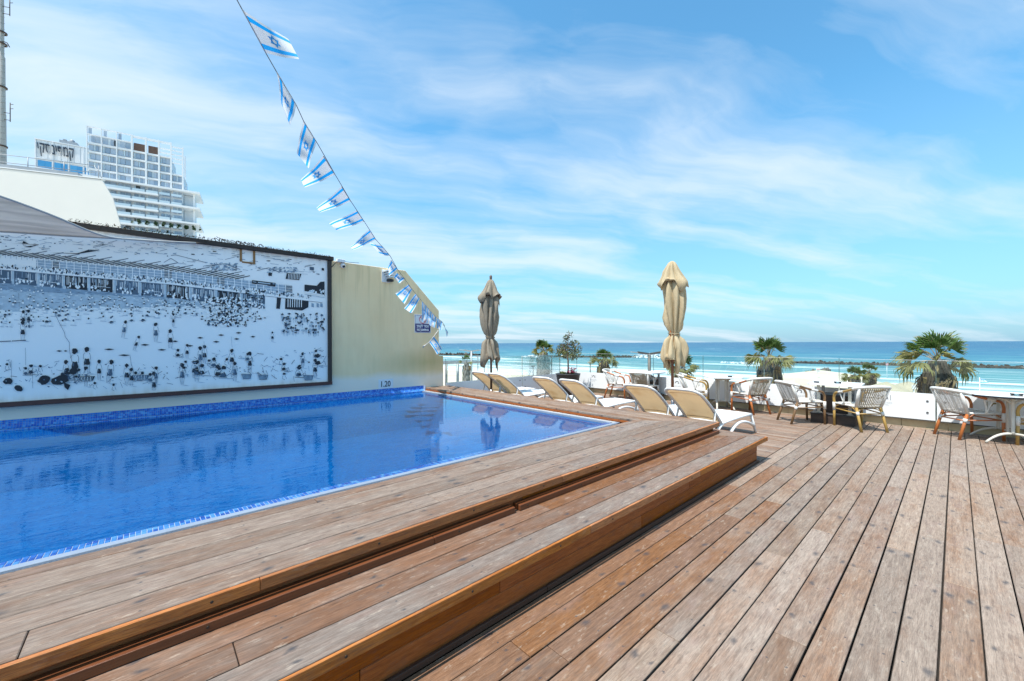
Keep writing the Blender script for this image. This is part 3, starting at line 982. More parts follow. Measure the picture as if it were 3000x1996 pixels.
# striped awnings over the gallery
for i in range(64):
    X = -330 + i * 46
    if X > 2080: break
    y = lerp(168, 300, max(0, X) / 1452) if X < 1452 else lerp(300, 384, (X - 1452) / 640)
    gshape([(X - 70, y + 18), (X + 62, y - 10), (X + 66, y - 5), (X - 60, y + 24)], 0)
    gline([(X + 8, y + 10), (X + 10, y + 52)], 3, 2)
    if i % 3 == 0:
        gshape([(X - 84, y - 16), (X + 40, y - 40), (X + 44, y - 35), (X - 80, y - 11)], 1)
# roofs and houses behind
for q in ([(90, 96), (330, 108), (260, 132), (200, 128), (330, 112)], [(420, 176), (660, 188), (850, 158), (760, 150), (660, 182)], [(200, 78), (245, 100), (190, 100)], [(-180, 60), (20, 92), (-170, 96)], [(-260, 20), (-150, 28), (-220, 44)]):
    shape(q, 0)
for i in range(260):
    X = r2.uniform(-320, 2820)
    top = lerp(14, 150, max(0, X) / 2850)
    y = top + r2.uniform(10, 120)
    if X > 1500: y = top + r2.uniform(30, 220)
    if r2.random() < 0.5:
        w_ = r2.uniform(4, 30)
        gshape([(X, y), (X + w_, y + w_ * 0.08), (X + w_, y + w_ * 0.08 + r2.uniform(2, 9)), (X, y + r2.uniform(2, 9))], r2.choice((0, 1, 2, 2)))
    else:
        w_ = r2.uniform(20, 95)
        gline([(X, y), (X + w_, y + w_ * r2.choice((0.06, 0.14, -0.25)))], r2.uniform(1.5, 3.5), r2.choice((1, 2, 2)))
for i in range(150):    # shrubs on the hill
    q = r2.random()
    x_, y_ = (r2.uniform(390, 620), r2.uniform(262, 330)) if q < 0.55 else (r2.uniform(880, 1130), r2.uniform(300, 345))
    blob(x_, y_, r2.uniform(3, 15), r2.uniform(3, 7), r2.choice((1, 2, 2, 3)), 1, 7, 0.5)
for q in ([(790, 330), (890, 305), (985, 345)], [(345, 290), (520, 270), (650, 320)], [(0, 260), (60, 225), (120, 262)], [(60, 200), (100, 196), (360, 262)]):
    line(q, 4, 1, 1)
shape([(1045, 350), (1170, 358), (1150, 410), (1035, 400)], 0, 1)
for xx in range(1060, 1160, 13):
    line([(xx, 356), (xx - 3, 402)], 4, 4, 1)
shape([(890, 346), (920, 349), (918, 376), (888, 372)], 0, 1)
shape([(1240, 296), (1276, 301), (1276, 328), (1240, 324)], 1, 1)
shape([(1342, 306), (1362, 309), (1362, 330), (1342, 327)], 0, 1)
# the name board over the gallery, the dark pavilion and the barred bay on the right
shape([(750, 410), (950, 434), (947, 466), (748, 440)], 0, 1)
line([(800, 429), (905, 442)], 9, 3, 1); line([(790, 444), (880, 455)], 4, 3, 1); line([(925, 440), (942, 442)], 9, 2, 1); line([(756, 424), (786, 428)], 5, 3, 1)
shape([(1196, 448), (1300, 458), (1330, 425), (1366, 422), (1366, 545), (1196, 512)], 0, 1)
for i in range(26):
    blob(r2.uniform(1210, 1360), r2.uniform(492, 520), 6, 9, r2.choice((4, 4, 3)), 1, 6, 0.4)
line([(1196, 508), (1364, 540)], 9, 4, 1)
line([(1196, 530), (1364, 560)], 5, 3, 1)
shape([(962, 558), (996, 563), (986, 655), (955, 652)], 0, 1)
shape([(1034, 566), (1230, 590), (1228, 640), (1176, 668), (1030, 655)], 0, 1)
for xx in range(1056, 1180, 19):
    line([(xx, 572), (xx - 1, 640)], 6, 4, 1)
for xx in (1255, 1298, 1330):
    shape([(xx, 605), (xx + 20, 610), (xx + 20, 642), (xx, 637)], 2, 1)
# swimmers
for i in range(170):
    X = r2.uniform(-300, 1650)
    f = r2.random()
    y = rail(max(X, 0)) + 130 + lerp(360, 80, max(0, X) / 1740) * f
    k_ = lerp(0.55, 1.25, f)
    gblob(X, y + 16 * k_, 12 * k_, 14 * k_, 4, 8, 0.3)
    gblob(X + r2.uniform(-3, 3), y, 7 * k_, 7 * k_, r2.choice((0, 0, 1)), 7)
    if r2.random() < 0.35:
        gblob(X, y + 30 * k_, 13 * k_, 9 * k_, 0, 7, 0.3)
    gline([(X - 22 * k_, y + 32 * k_), (X + 22 * k_, y + 35 * k_)], 3, 2)


def person(x, y, k_, s=0, suit=0, lean=0.0):
    """standing bather seen from behind: dark hair, pale body drawn in outline, dark suit"""
    w_ = r2.uniform(0.85, 1.15)
    st_ = r2.uniform(-7, 7) * k_
    L = lambda px_, py_: (x + px_ * k_ * w_ + lean * py_ / 120, y + py_ * k_)
    blob(x, y, 14 * k_, 12.5 * k_, 0, s, 11, 0.16)
    blob(x + r2.uniform(-4, 4) * k_, y + 8 * k_, 9 * k_, 9 * k_, 0, s, 8, 0.2)
    line([L(-12, 20), L(-17, 32), L(-16 + r2.uniform(-8, 4), 56)], 2.2 * k_, 1, s)
    line([L(12, 20), L(17, 33), L(15 + r2.uniform(-3, 9), 58)], 2.2 * k_, 1, s)
    top = 44 if suit else 52
    shape([L(-10, top), L(0, top + 3), L(10, top), L(11, 60), L(16, 76), L(15, 86), L(2, 89), L(-3, 86), L(-14, 88), L(-15, 74), L(-11, 60)], 0 if suit == 0 else 1, s)
    shape([L(-9, top + 8), L(-3, top + 7), L(-5, 76), L(-11, 74)], 1 if suit == 0 else 2, s)
    for sg_ in (-1, 1):
        line([L(sg_ * 14, 86), L(sg_ * 12, 106), (L(sg_ * 9, 134)[0] + st_ * sg_ * 0.5, L(0, 134)[1])], 1.9 * k_, 1, s)
        line([L(sg_ * 2.5, 88), L(sg_ * 4, 108), (L(sg_ * 4.5, 133)[0] + st_ * sg_ * 0.5, L(0, 133)[1])], 1.6 * k_, 2, s)
    shape([L(-8, 136), L(30, 139), L(52, 143), L(20, 141)], 2, s)


# the crowd at the water's edge
for i in range(620):
    x_ = r2.triangular(300, 900, 520)
    y_ = r2.uniform(556, 800) - (0 if x_ < 700 else 40)
    q = r2.random()
    blob(x_, y_, r2.uniform(4, 14), r2.uniform(4, 11), 0 if q < 0.34 else (1 if q < 0.45 else (3 if q < 0.6 else 4)), 1, 7, 0.45)
for i in range(130):
    x_, y_ = r2.uniform(1000, 1362), r2.uniform(690, 860)
    blob(x_, y_, r2.uniform(4, 12), r2.uniform(4, 11), r2.choice((0, 0, 1, 3)), 1, 7, 0.45)
    line([(x_, y_ + 8), (x_ + r2.uniform(-4, 4), y_ + 34)], 2.2, 2, 1)
for i in range(60):
    x_, y_ = r2.uniform(0, 320), r2.uniform(560, 720)
    blob(x_, y_, r2.uniform(4, 9), r2.uniform(4, 9), r2.choice((0, 1, 4, 4)), 1, 7, 0.4)
# single figures, sunshades and deck chairs on the sand
person(638, 1010, 1.75, 0); person(740, 998, 1.5, 0)
person(1180, 893, 0.85, 0, 0, -36); person(950, 1104, 1.35, 0, 1, -26); person(1310, 1204, 1.35, 0)
person(200, 678, 0.95, 0); person(245, 672, 0.95, 0); person(195, 770, 1.15, 0); person(1068, 765, 1.0, 0, 1, -20); person(1325, 785, 1.1, 0, 1)
person(55, 842, 1.1, 1); person(80, 700, 0.8, 1); person(730, 1032, 1.2, 1); person(578, 1008, 1.1, 1); person(1285, 1092, 1.1, 1); person(1180, 1035, 0.9, 1, 1)
person(155, 1130, 1.25, 1, 1); person(255, 1108, 1.0, 1); person(922, 855, 0.6, 1)
rp_ = random.Random(77)
for i in range(34):
    s_ = i % 2
    if s_ == 0:
        x_, y_ = rp_.uniform(-280, 1420), rp_.uniform(1130, 1235)
    else:
        x_, y_ = rp_.uniform(110, 1340), rp_.uniform(1010, 1190) - 20
    if rp_.random() < 0.45:
        person(x_, y_ - 30, rp_.uniform(0.8, 1.25), s_, rp_.choice((0, 0, 1)))
    else:      # seated figure: hair, hunched back, bent legs, dark suit
        k_ = rp_.uniform(0.8, 1.35)
        blob(x_, y_, 15 * k_, 13 * k_, 0, s_, 10, 0.18)
        shape([(x_ - 14 * k_, y_ + 36 * k_), (x_ + 10 * k_, y_ + 34 * k_), (x_ + 20 * k_, y_ + 54 * k_), (x_ - 4 * k_, y_ + 62 * k_), (x_ - 20 * k_, y_ + 56 * k_)], rp_.choice((0, 0, 1)), s_)
        line([(x_ - 14 * k_, y_ + 14 * k_), (x_ - 24 * k_, y_ + 34 * k_), (x_ - 20 * k_, y_ + 58 * k_)], 2.8, 1, s_)
        line([(x_ + 20 * k_, y_ + 52 * k_), (x_ + 44 * k_, y_ + 34 * k_), (x_ + 52 * k_, y_ + 62 * k_)], 3.2, 1, s_)
        line([(x_ - 30 * k_, y_ + 66 * k_), (x_ + 62 * k_, y_ + 70 * k_)], 3.4 * k_, rp_.choice((0, 1, 2)), s_)
for x_, y_, rx_, ry_, a_ in ((375, 1256, 52, 38, -0.3), (515, 1258, 72, 40, -0.2), (628, 1182, 36, 28, 0), (70, 1268, 40, 26, -0.1), (-60, 1240, 46, 30, 0.2), (160, 1330, 36, 24, 0.5)):
    blob(x_, y_, rx_, ry_, 0, 0, 12, 0.14, a_)
shape([(545, 1280), (600, 1300), (580, 1345), (550, 1320)], 0)
for x_, y_ in ((600, 1240), (1060, 1230)):
    shape([(x_ + 60, y_ - 12), (x_ + 210, y_ - 14), (x_ + 188, y_ + 26), (x_ + 88, y_ + 30)], 0 if x_ < 700 else 1)
    for q in range(9):
        line([(x_ + 74 + q * 14, y_ - 10), (x_ + 92 + q * 11, y_ + 26)], 4, 4 if q % 2 else 3)
for x_, y_ in ((700, 1226), (840, 1232), (1225, 1236)):
    shape([(x_ - 44, y_ - 20), (x_ + 46, y_ - 18), (x_ + 34, y_ + 24), (x_ - 28, y_ + 26)], 1, 1)
    for q in range(7):
        line([(x_ - 38 + q * 12, y_ - 18), (x_ - 26 + q * 9, y_ + 22)], 3.4, 3, 1)
for i in range(330):    # loungers, bags, footprints: short strokes near the lower edge
    s_ = r2.choice((0, 1))
    x_, y_ = r2.uniform(-280 if s_ == 0 else 60, 1450 if s_ == 0 else 1360), r2.triangular(1060, 1330, 1270)
    if s_ == 1 and x_ < 420 and y_ < 1080: continue
    if s_ == 1: y_ -= 60 + x_ * 0.035
    q = r2.random()
    if q < 0.6:
        L = r2.uniform(12, 60); an = r2.choice((-0.9, -0.4, 0.2, 0.6, 1.3)) + r2.uniform(-0.2, 0.2)
        line([(x_, y_), (x_ + L * 0.5 * math.cos(an), y_ + L * 0.5 * math.sin(an) + r2.uniform(-3, 3)), (x_ + L * math.cos(an), y_ + L * math.sin(an))], r2.uniform(1.6, 3.8), r2.choice((0, 1, 1, 2)), s_)
    elif q < 0.965:
        blob(x_, y_, r2.uniform(2, 13), r2.uniform(2, 7), r2.choice((0, 1, 2, 3)), s_, 7, 0.5)
    else:
        blob(x_, y_, r2.uniform(10, 15), r2.uniform(9, 12), 0, s_, 8, 0.2)
        line([(x_ - 10, y_ + 16), (x_ - 16, y_ + 40), (x_ + 6, y_ + 52)], 2.6, 1, s_)
        line([(x_ + 10, y_ + 16), (x_ + 20, y_ + 44)], 2.6, 1, s_)
for x_, y_, w_, s_ in ((480, 1012, 52, 0), (545, 1012, 30, 0), (885, 998, 90, 0), (1195, 960, 78, 0), (1340, 1002, 76, 0), (1004, 1048, 110, 0), (460, 877, 54, 1), (190, 968, 62, 1), (415, 934, 60, 1), (595, 910, 48, 1), (610, 858, 50, 1), (736, 891, 42, 1), (282, 900, 54, 1), (70, 930, 52, 1)):
    shape([(x_, y_), (x_ + w_ * 0.45, y_ - 7), (x_ + w_, y_), (x_ + w_ * 0.5, y_ + 8)], 0, s_)
# tears and seams in the canvas
line([(470, 700), (505, 770), (552, 860), (556, 890), (592, 940), (594, 1010), (604, 1075)], 3.6, 1)
line([(1108, 1056), (1116, 1120), (1140, 1200)], 3, 1)
for x_, y0, y1 in ((98, 1090, 1260), (218, 985, 1135), (278, 1150, 1330), (162, 520, 640), (-120, 900, 1180)):
    line([(x_, y0), (x_ + 4, y1)], 2.6, 1)
for x_, y0, y1 in ((340, 930, 1090), (572, 890, 985), (795, 440, 640)):
    line([(x_, y0), (x_ + 8, y1)], 2.2, 2, 1)
shape([(0, 930), (225, 918), (225, 924), (0, 936)], 0); line([(70, 760), (100, 930)], 7, 4); line([(238, 770), (240, 890)], 7, 4)
art.build('print', INK, mural)
# rusty bracket with its cover plate near the top
g = MB()
g.box((1.31, 9.118, 3.17), (1.345, 9.1345, 3.40)); g.box((1.525, 9.118, 3.15), (1.56, 9.1345, 3.40)); g.box((1.345, 9.12, 3.15), (1.525, 9.133, 3.178))
g.build('bracket', INK[5], mural, 0.002)
# withered creeper along the top rail
g = MB()
rc = random.Random(4)
for i in range(1500):
    u_ = rc.uniform(-2.0, 2.98)
    hh = 0.035 if u_ > 1.55 else (0.075 if u_ > 0.7 else 0.06)
    z_ = 3.478 + hh * rc.random() ** 1.5
    y_ = rc.uniform(9.03, 9.2)
    a_, b_ = rc.uniform(0, 6.28), rc.uniform(-0.8, 0.9)
    L = rc.uniform(0.02, 0.06)
    d_ = Vector((math.cos(a_) * math.cos(b_), math.sin(a_) * math.cos(b_), math.sin(b_))) * L
    p_ = Vector((u_, y_, z_ - 0.012))
    q_ = Vector((-d_.y, d_.x, 0.004)).normalized() * rc.uniform(0.004, 0.010)
    g.quad(p_ - q_, p_ + d_ * 0.5 - q_ * 1.4, p_ + d_, p_ + q_, 1 if (u_ < 0.75 and rc.random() < 0.45) else 0)
for i in range(16):
    u_ = 0.95 + i * 0.045 + rc.uniform(-0.02, 0.02)
    g.tube(arc((u_, 9.1, 3.48), (u_ + rc.uniform(-0.06, 0.09), 9.09, 3.60), (u_ + rc.uniform(0.02, 0.12), 9.1, 3.50), 5), 0.005, 0, 4)
M['dry_vine'] = simple('withered_creeper', (0.075, 0.050, 0.032), (0.035, 0.025, 0.018), 20, 0.9)
M['moss'] = simple('green_creeper', (0.05, 0.075, 0.02), (0.03, 0.045, 0.014), 20, 0.9)
tag(g.build('creeper', [M['dry_vine'], M['moss']]), 'withered brown creeper growing along the top of the mural', 'creeper')

# ------------------------------------------------------------------ shade sail
m, t = new_mat('grey_sailcloth')
tcn = t.n('TexCoord')
n1 = t.n('TexNoise', {'Vector': t.n('Mapping', {'Vector': (tcn, 'Object'), 'Scale': (0.25, 6.0, 6.0), 'Rotation': (0, R(8), 0)}), 'Scale': 2.5, 'Detail': 5.0})
c = t.ramp(n1, [(0.35, (0.47, 0.43, 0.37)), (0.65, (0.68, 0.62, 0.53))])
b = t.n('BsdfPrincipled', {'Base Color': c, 'Roughness': 0.75})
tr = t.n('BsdfTranslucent', {'Color': c})
t.out(t.n('MixShader', {0: 0.13, 1: b, 2: tr}))
M['sail'] = m
far_ = spline([on_v(-320, 664, 9.02), on_v(0, 679, 9.02), on_v(200, 692, 9.02), on_v(420, 703, 9.02), on_v(500, 711, 9.02), on_v(573, 713, 9.03)], 6)
near_ = spline([on_v(-320, 472, 7.9), on_v(0, 575, 8.35), on_v(150, 630, 8.55), on_v(300, 690, 8.8), on_v(420, 704, 8.92), on_v(574, 712, 9.0)], 6)
sl2 = root('shade_sail', 'grey fabric shade sail stretched to a point over the mural', 'shade sail')
g = MB()


def sailpt(i, j):
    k_ = i * (len(far_) - 1)
    q = min(int(k_), len(far_) - 2); f = k_ - q
    a_ = far_[q].lerp(far_[q + 1], f); b_ = near_[q].lerp(near_[q + 1], f)
    p = a_.lerp(b_, j)
    p.z += (-0.05 * math.sin(math.pi * j) + 0.015 * math.sin(j * 21 + i * 3)) * (1 - i)
    return p


g.grid(sailpt, 36, 22)
g.build('cloth', M['sail'], sl2)
g = MB(); g.tube(near_, 0.014, 0, 6); g.tube(far_, 0.012, 0, 6)
g.build('edge_rope', simple('grey_rope', (0.42, 0.42, 0.41), rough=0.8), sl2)
g = MB(); g.tube([near_[-1] + Vector((-0.02, 0, 0)), near_[-1] + Vector((0.10, 0.05, 0.02)), Vector((1.0, 9.12, 3.45))], 0.007, 0, 6)
g.build('corner_ring', M['screw'], sl2)

# ------------------------------------------------------------------ fittings and signs on the wall
def text_mesh(name, body, size, mat, parent, loc, rot, depth=0.001, shear=0.0, align='CENTER', width=None, bold=0.0):
    cu = bpy.data.curves.new(name, 'FONT')
    cu.body = body
    cu.size = size
    cu.align_x = align
    cu.align_y = 'CENTER'
    cu.extrude = depth
    cu.shear = shear
    cu.offset = bold
    tmp = bpy.data.objects.new(name + '_tmp', cu)
    COL.objects.link(tmp)
    bpy.context.view_layer.update()
    me = bpy.data.meshes.new_from_object(tmp.evaluated_get(bpy.context.evaluated_depsgraph_get()))
    bpy.data.objects.remove(tmp)
    if width and me.vertices:
        xs = [v_.co.x for v_ in me.vertices]
        k_ = width / (max(xs) - min(xs))
        mid_ = (max(xs) + min(xs)) / 2
        for v_ in me.vertices:
            v_.co.x = (v_.co.x - mid_) * k_
    me.materials.clear()
    me.materials.append(mat)
    return inst(name, me, parent, loc, rot)


M['white'] = simple('white_paint', (0.80, 0.80, 0.79), (0.74, 0.75, 0.75), 5, 0.45)
M['navy'] = simple('navy_print', (0.035, 0.03, 0.17), (0.03, 0.026, 0.15), 5, 0.4)
M['red'] = simple('red_print', (0.62, 0.03, 0.06), rough=0.4)
M['blackp'] = simple('black_print', (0.02, 0.02, 0.024), rough=0.5)
FACE = (R(90), 0, 0)
sg = root('warning_sign', 'white and navy no jumping sign below the wall slope', 'sign', (5.245, 9.197, 2.105))
g = MB(); g.box((-0.235, -0.006, -0.235), (0.235, 0.0, 0.235)); g.build('plate', M['white'], sg, 0.002)
g = MB(); g.prism([(-0.215, 0.0), (-0.215, -0.18), (-0.18, -0.215), (0.18, -0.215), (0.215, -0.18), (0.215, 0.0)], -0.0075, -0.0062, axis='y')
for (a_, b_, c_, d_) in ((-0.22, 0.212, 0.22, 0.220), (-0.22, -0.22, -0.213, 0.2115), (0.213, -0.22, 0.22, 0.2115), (-0.2125, -0.224, 0.2125, -0.218)):
    g.box((a_, -0.0073, b_), (c_, -0.0062, d_))
g.build('navy_panel', M['navy'], sg)
g = MB()
for i in range(28):
    a0, a1 = 2 * math.pi * i / 28, 2 * math.pi * (i + 1) / 28
    g.quad(*[(r_ * math.cos(q) * 1.0, -0.0075, 0.108 + r_ * math.sin(q)) for r_, q in ((0.088, a0), (0.104, a0), (0.104, a1), (0.088, a1))])
g.quad((-0.066, -0.0079, 0.182), (-0.078, -0.0079, 0.170), (0.066, -0.0079, 0.034), (0.078, -0.0079, 0.046))
g.build('prohibition_ring', M['red'], sg)
g = MB()
for i in range(8):
    a0, a1 = 2 * math.pi * i / 8, 2 * math.pi * (i + 1) / 8
    g.poly([(0.03, -0.007, 0.14), (0.03 + 0.016 * math.cos(a0), -0.007, 0.14 + 0.016 * math.sin(a0)), (0.03 + 0.016 * math.cos(a1), -0.007, 0.14 + 0.016 * math.sin(a1))])
for pts in ([(0.02, 0.125), (0.035, 0.118), (0.0, 0.075), (-0.018, 0.085)], [(0.0, 0.082), (-0.014, 0.084), (-0.045, 0.105), (-0.04, 0.113)], [(0.02, 0.12), (0.028, 0.115), (0.055, 0.085), (0.048, 0.08)], [(-0.005, 0.082), (0.005, 0.076), (-0.01, 0.045), (-0.02, 0.05)]):
    g.poly([(x, -0.007, z) for x, z in pts])
g.build('jumping_figure', M['blackp'], sg)
text_mesh('lettering', '\u05e5\u05d5\u05e4\u05e7\u05dc \u05e8\u05d5\u05e1\u05d0', 0.10, M['white'], sg, (0, -0.0078, -0.062), FACE, 0.0006, width=0.36, bold=0.004)
text_mesh('lettering', 'NO JUMPING', 0.075, M['white'], sg, (0, -0.0078, -0.16), FACE, 0.0006, width=0.34, bold=0.004)
dm = root('depth_marker', 'white plate with the depth 1.20 above the pool tiles', 'sign', (4.245, 9.1985, 0.637))
g = MB(); g.box((-0.185, -0.004, -0.115), (0.185, 0.0, 0.112)); g.build('plate', M['white'], dm, 0.001)
text_mesh('lettering', '1.20', 0.19, M['blackp'], dm, (0, -0.0052, -0.01), FACE, 0.0006, width=0.235, bold=0.003)
cc = root('security_camera', 'white dome security camera beside the top corner of the mural', 'camera', (3.24, 9.2, 3.36))
g = MB(); g.lathe([(0.055, 0.0), (0.055, 0.035), (0.048, 0.06), (0.034, 0.085), (0.012, 0.098), (0.0, 0.1)], 0, 16); o = g.build('housing', M['white'], cc, loc=(0, 0, -0.01), rot=(R(112), 0, 0))
g = MB(); g.lathe([(0.03, 0.0), (0.026, 0.014), (0.0, 0.02)], 0, 14); g.build('lens', M['blackp'], o, loc=(0, 0, 0.088))
g = MB(); g.box((-0.14, -0.09, 0.045), (0.03, -0.004, 0.11)); g.build('junction_box', M['white_plastic'], cc, 0.006)
g = MB(); g.tube(arc((-0.13, -0.05, 0.06), (-0.2, -0.06, -0.02), (-0.31, -0.03, -0.17), 6), 0.008, 0, 6); g.tube(arc((0.02, -0.05, 0.07), (0.2, -0.04, 0.07), (0.36, -0.02, 0.09), 5), 0.005, 0, 6); g.build('cable', M['blackp'], cc)
fl_ = root('floodlight', 'white floodlight on a square base plate at the wall top', 'lamp', (4.26, 9.2, 3.23))
g = MB(); g.box((-0.11, -0.012, -0.16), (0.10, -0.001, 0.14)); g.build('base_plate', M['white_plastic'], fl_, 0.003)
g = MB()
for q in range(4):
    g.box((-0.07 + q * 0.02, -0.20 + q * 0.02, 0.085 - q * 0.05), (0.16, -0.013, 0.118 - q * 0.05), mat=Matrix.Rotation(R(-14), 4, 'Y'))
g.build('louvre', M['white_plastic'], fl_, 0.004)
g = MB(); g.box((0.0, -0.15, -0.145), (0.13, -0.03, -0.09)); g.build('lamp_head', M['blackp'], fl_, 0.006)

# ------------------------------------------------------------------ bunting of flags
def cord_depth(y):
    return 1 / (0.238 - 0.142 * (y - 92) / 858)


M['flag_white'] = simple('white_flag_cloth', (0.66, 0.69, 0.72), (0.58, 0.61, 0.65), 6, 0.8, transl=0.35)
M['flag_blue'] = simple('bright_blue_flag_dye', (0.010, 0.40, 0.86), (0.010, 0.34, 0.80), 6, 0.8, transl=0.35)
flags = [
    ((710, 29), (779, 156), (878, 177), (846, 118), 0.05, 'largest flag at the top of the bunting, blown out to the right'),
    ((811, 212), (868, 308), (852, 372), (824, 300), 0.10, 'twisted flag second from the top of the bunting, folded on itself'),
    ((889, 354), (928, 417), (903, 492), (868, 448), 0.05, 'third flag down the bunting, hanging with a torn corner'),
    ((947, 456), (982, 512), (895, 552), (883, 529), 0.05, 'fourth flag down the bunting, blown out flat to the left'),
    ((1001, 546), (1028, 590), (941, 625), (929, 611), 0.05, 'fifth flag down the bunting with a plain white tip'),
    ((1045, 616), (1067, 649), (989, 678), (966, 656), 0.05, 'sixth flag down the bunting, the last flat one before the drooping one'),
    ((1082, 672), (1102, 703), (1033, 733), (1027, 722), 0.06, 'narrow drooping flag in the sky just above the wall'),
    ((1118, 720), (1143, 750), (1118, 748), (1082, 712), 0.06, 'curled flag on the bunting above the floodlight'),
    ((1145, 762), (1165, 790), (1140, 811), (1137, 782), 0.05, 'crumpled flag hanging in front of the floodlight'),
    ((1161, 799), (1186, 818), (1171, 831), (1153, 812), 0.04, 'small folded flag just right of the floodlight'),
    ((1196, 834), (1208, 849), (1185, 891), (1158, 860), 0.03, 'upper one of the two open flags on the yellow wall'),
    ((1217, 860), (1230, 876), (1206, 919), (1184, 904), 0.03, 'lower one of the two open flags on the yellow wall'),
    ((1236, 882), (1250, 898), (1250, 933), (1236, 945), 0.03, 'long limp flag hanging over the left of the no jumping sign'),
    ((1251, 899), (1265, 916), (1262, 955), (1249, 944), 0.03, 'crumpled flag over the right edge of the no jumping sign'),
    ((1266, 917), (1279, 931), (1274, 961), (1259, 955), 0.03, 'crumpled flag between the sign and the wall edge'),
    ((1280, 931), (1296, 944), (1294, 968), (1279, 961), 0.03, 'flag hanging across the right edge of the wall'),
    ((1297, 950), (1303, 956), (1309, 988), (1313, 973), 0.03, 'ragged end flag fluttering beyond the wall edge'),
]
cord_px = [(690, -8), (710, 29), (779, 156), (811, 212), (868, 308), (889, 354), (928, 417), (982, 512), (1028, 590), (1067, 649), (1102, 703), (1143, 750), (1165, 790), (1186, 818), (1208, 849), (1230, 876), (1250, 898), (1265, 916), (1279, 931), (1296, 944), (1303, 956)]
M['cord'] = simple('thin_grey_cord', (0.16, 0.17, 0.18), rough=0.8)
cpts = [at(x, y, cord_depth(y)) for x, y in cord_px]
g = MB(); g.tube([at(640, -100, cord_depth(-100))] + cpts, 0.005, 0, 5)
tag(g.build('bunting_cord', M['cord']), 'thin cord carrying the flags down from the sky to the wall', 'cord')


def make_flag(q, amp, label, dfun, group):
    A, B, C, D = q                                  # hoist top, hoist bottom, fly bottom, fly top
    ph = rf.uniform(0, 6)
    P0 = [at(p_[0], p_[1], dfun(p_)) for p_ in (A, B)]
    dm_ = (dfun(A) + dfun(B)) / 2
    P1 = [at(p_[0], p_[1], dm_ * (1 + 0.02 * k_)) for p_, k_ in ((D, 1), (C, -1))]
    org = P0[0]
    view = (org - Vector((0, 0, EYE))).normalized()
    wide = (P1[0] - P0[0]).length

    def S(s, t_, lift=0.0):
        a_ = P0[0].lerp(P0[1], t_)
        b_ = P1[0].lerp(P1[1], t_)
        p = a_.lerp(b_, s)
        n_ = math.sin(s * 7.5 + t_ * 2.2 + ph) * amp * wide * 1.5 * s + math.sin(s * 15 + t_ * 4 + ph * 2) * amp * 0.5 * wide * s
        side = (P0[0] - P0[1]).normalized() * math.sin(s * 5.2 + ph) * amp * wide * 0.55 * s
        return p + view * (n_ + lift) + side - org
    o = root('flag', label, 'flag', org, group=group)
    nu, nv = 18, 20
    g_ = MB()
    g_.grid(lambda i, j: S(i, j), nu, nv, mfn=lambda i, j: 1 if (0.095 < j + 0.025 < 0.24 or 0.76 < j + 0.025 < 0.905) else 0)
    g_.build('cloth', [M['flag_white'], M['flag_blue']], o)
    st_ = MB()
    asp = 1.35
    for lift in (0.0025, -0.0025):
        for k_ in (0, 1):
            tri = [(0.5 + 0.215 / asp * math.sin(R(120 * i + 180 * k_)), 0.5 - 0.215 * math.cos(R(120 * i + 180 * k_))) for i in range(3)]
            inn = [(0.5 + 0.140 / asp * math.sin(R(120 * i + 180 * k_)), 0.5 - 0.140 * math.cos(R(120 * i + 180 * k_))) for i in range(3)]
            for i in range(3):
                j = (i + 1) % 3
                for z_ in range(4):
                    f0, f1 = z_ / 4, (z_ + 1) / 4
                    L_ = lambda a_, b_, f: (a_[0] + (b_[0] - a_[0]) * f, a_[1] + (b_[1] - a_[1]) * f)
                    pts = [L_(tri[i], tri[j], f0), L_(tri[i], tri[j], f1), L_(inn[i], inn[j], f1), L_(inn[i], inn[j], f0)]
                    st_.quad(*[S(x, y, lift + (0.0004 if k_ else 0)) for x, y in pts])
    st_.build('star', M['flag_blue'], o)
    hm = MB(); hm.tube([S(0.005, j / 6) for j in range(7)], 0.007, 0, 5); hm.build('hem', M['flag_white'], o)
    return o


rf = random.Random(11)
for A, B, C, D, amp, label in flags:
    make_flag((A, B, C, D), amp, 'blue and white ' + label, lambda p_: cord_depth(p_[1]), 'flags on the bunting')
dl = lambda p_: 10.35
make_flag(((1272, 985), (1257, 1004), (1281, 1039), (1296, 1021)), 0.03, 'blue and white flag on the lower string beside the wall corner', dl, 'flags on the bunting')
g = MB(); g.tube([at(x, y, 10.35) for x, y in ((1238, 1021), (1244, 1013), (1257, 1003), (1272, 985), (1285, 967))], 0.008, 0, 5); g.tube([at(x, y, 10.35) for x, y in ((1238, 1021), (1240, 1014), (1247, 1012))], 0.014, 0, 5)
tag(g.build('lower_string', simple('white_string', (0.7, 0.7, 0.68))), 'short white string tied to a hook low on the wall', 'string')

# ------------------------------------------------------------------ buildings behind the wall
M['render_white'] = simple('cream_render', (0.76, 0.735, 0.69), (0.71, 0.69, 0.65), 0.35, 0.9, 0.15, 8)
M['far_white'] = simple('white_facade', (0.70, 0.73, 0.76), (0.64, 0.68, 0.72), 0.3, 0.6)
M['slab'] = simple('white_balcony_slab', (0.78, 0.79, 0.80), (0.72, 0.74, 0.76), 0.3, 0.5)
M['steel'] = simple('grey_painted_steel', (0.36, 0.38, 0.40), (0.28, 0.30, 0.32), 3, 0.5, metal=0.2)


def window_glass(name, c1, c2):
    m_, t_ = new_mat(name)
    oi = t_.n('ObjectInfo')
    cr = t_.ramp((oi, 'Random'), [(0.0, c1), (1.0, c2)])
    b_ = t_.n('BsdfPrincipled', {'Base Color': cr, 'Roughness': 0.12, 'Specular IOR Level': 0.8})
    t_.out(b_)
    return m_


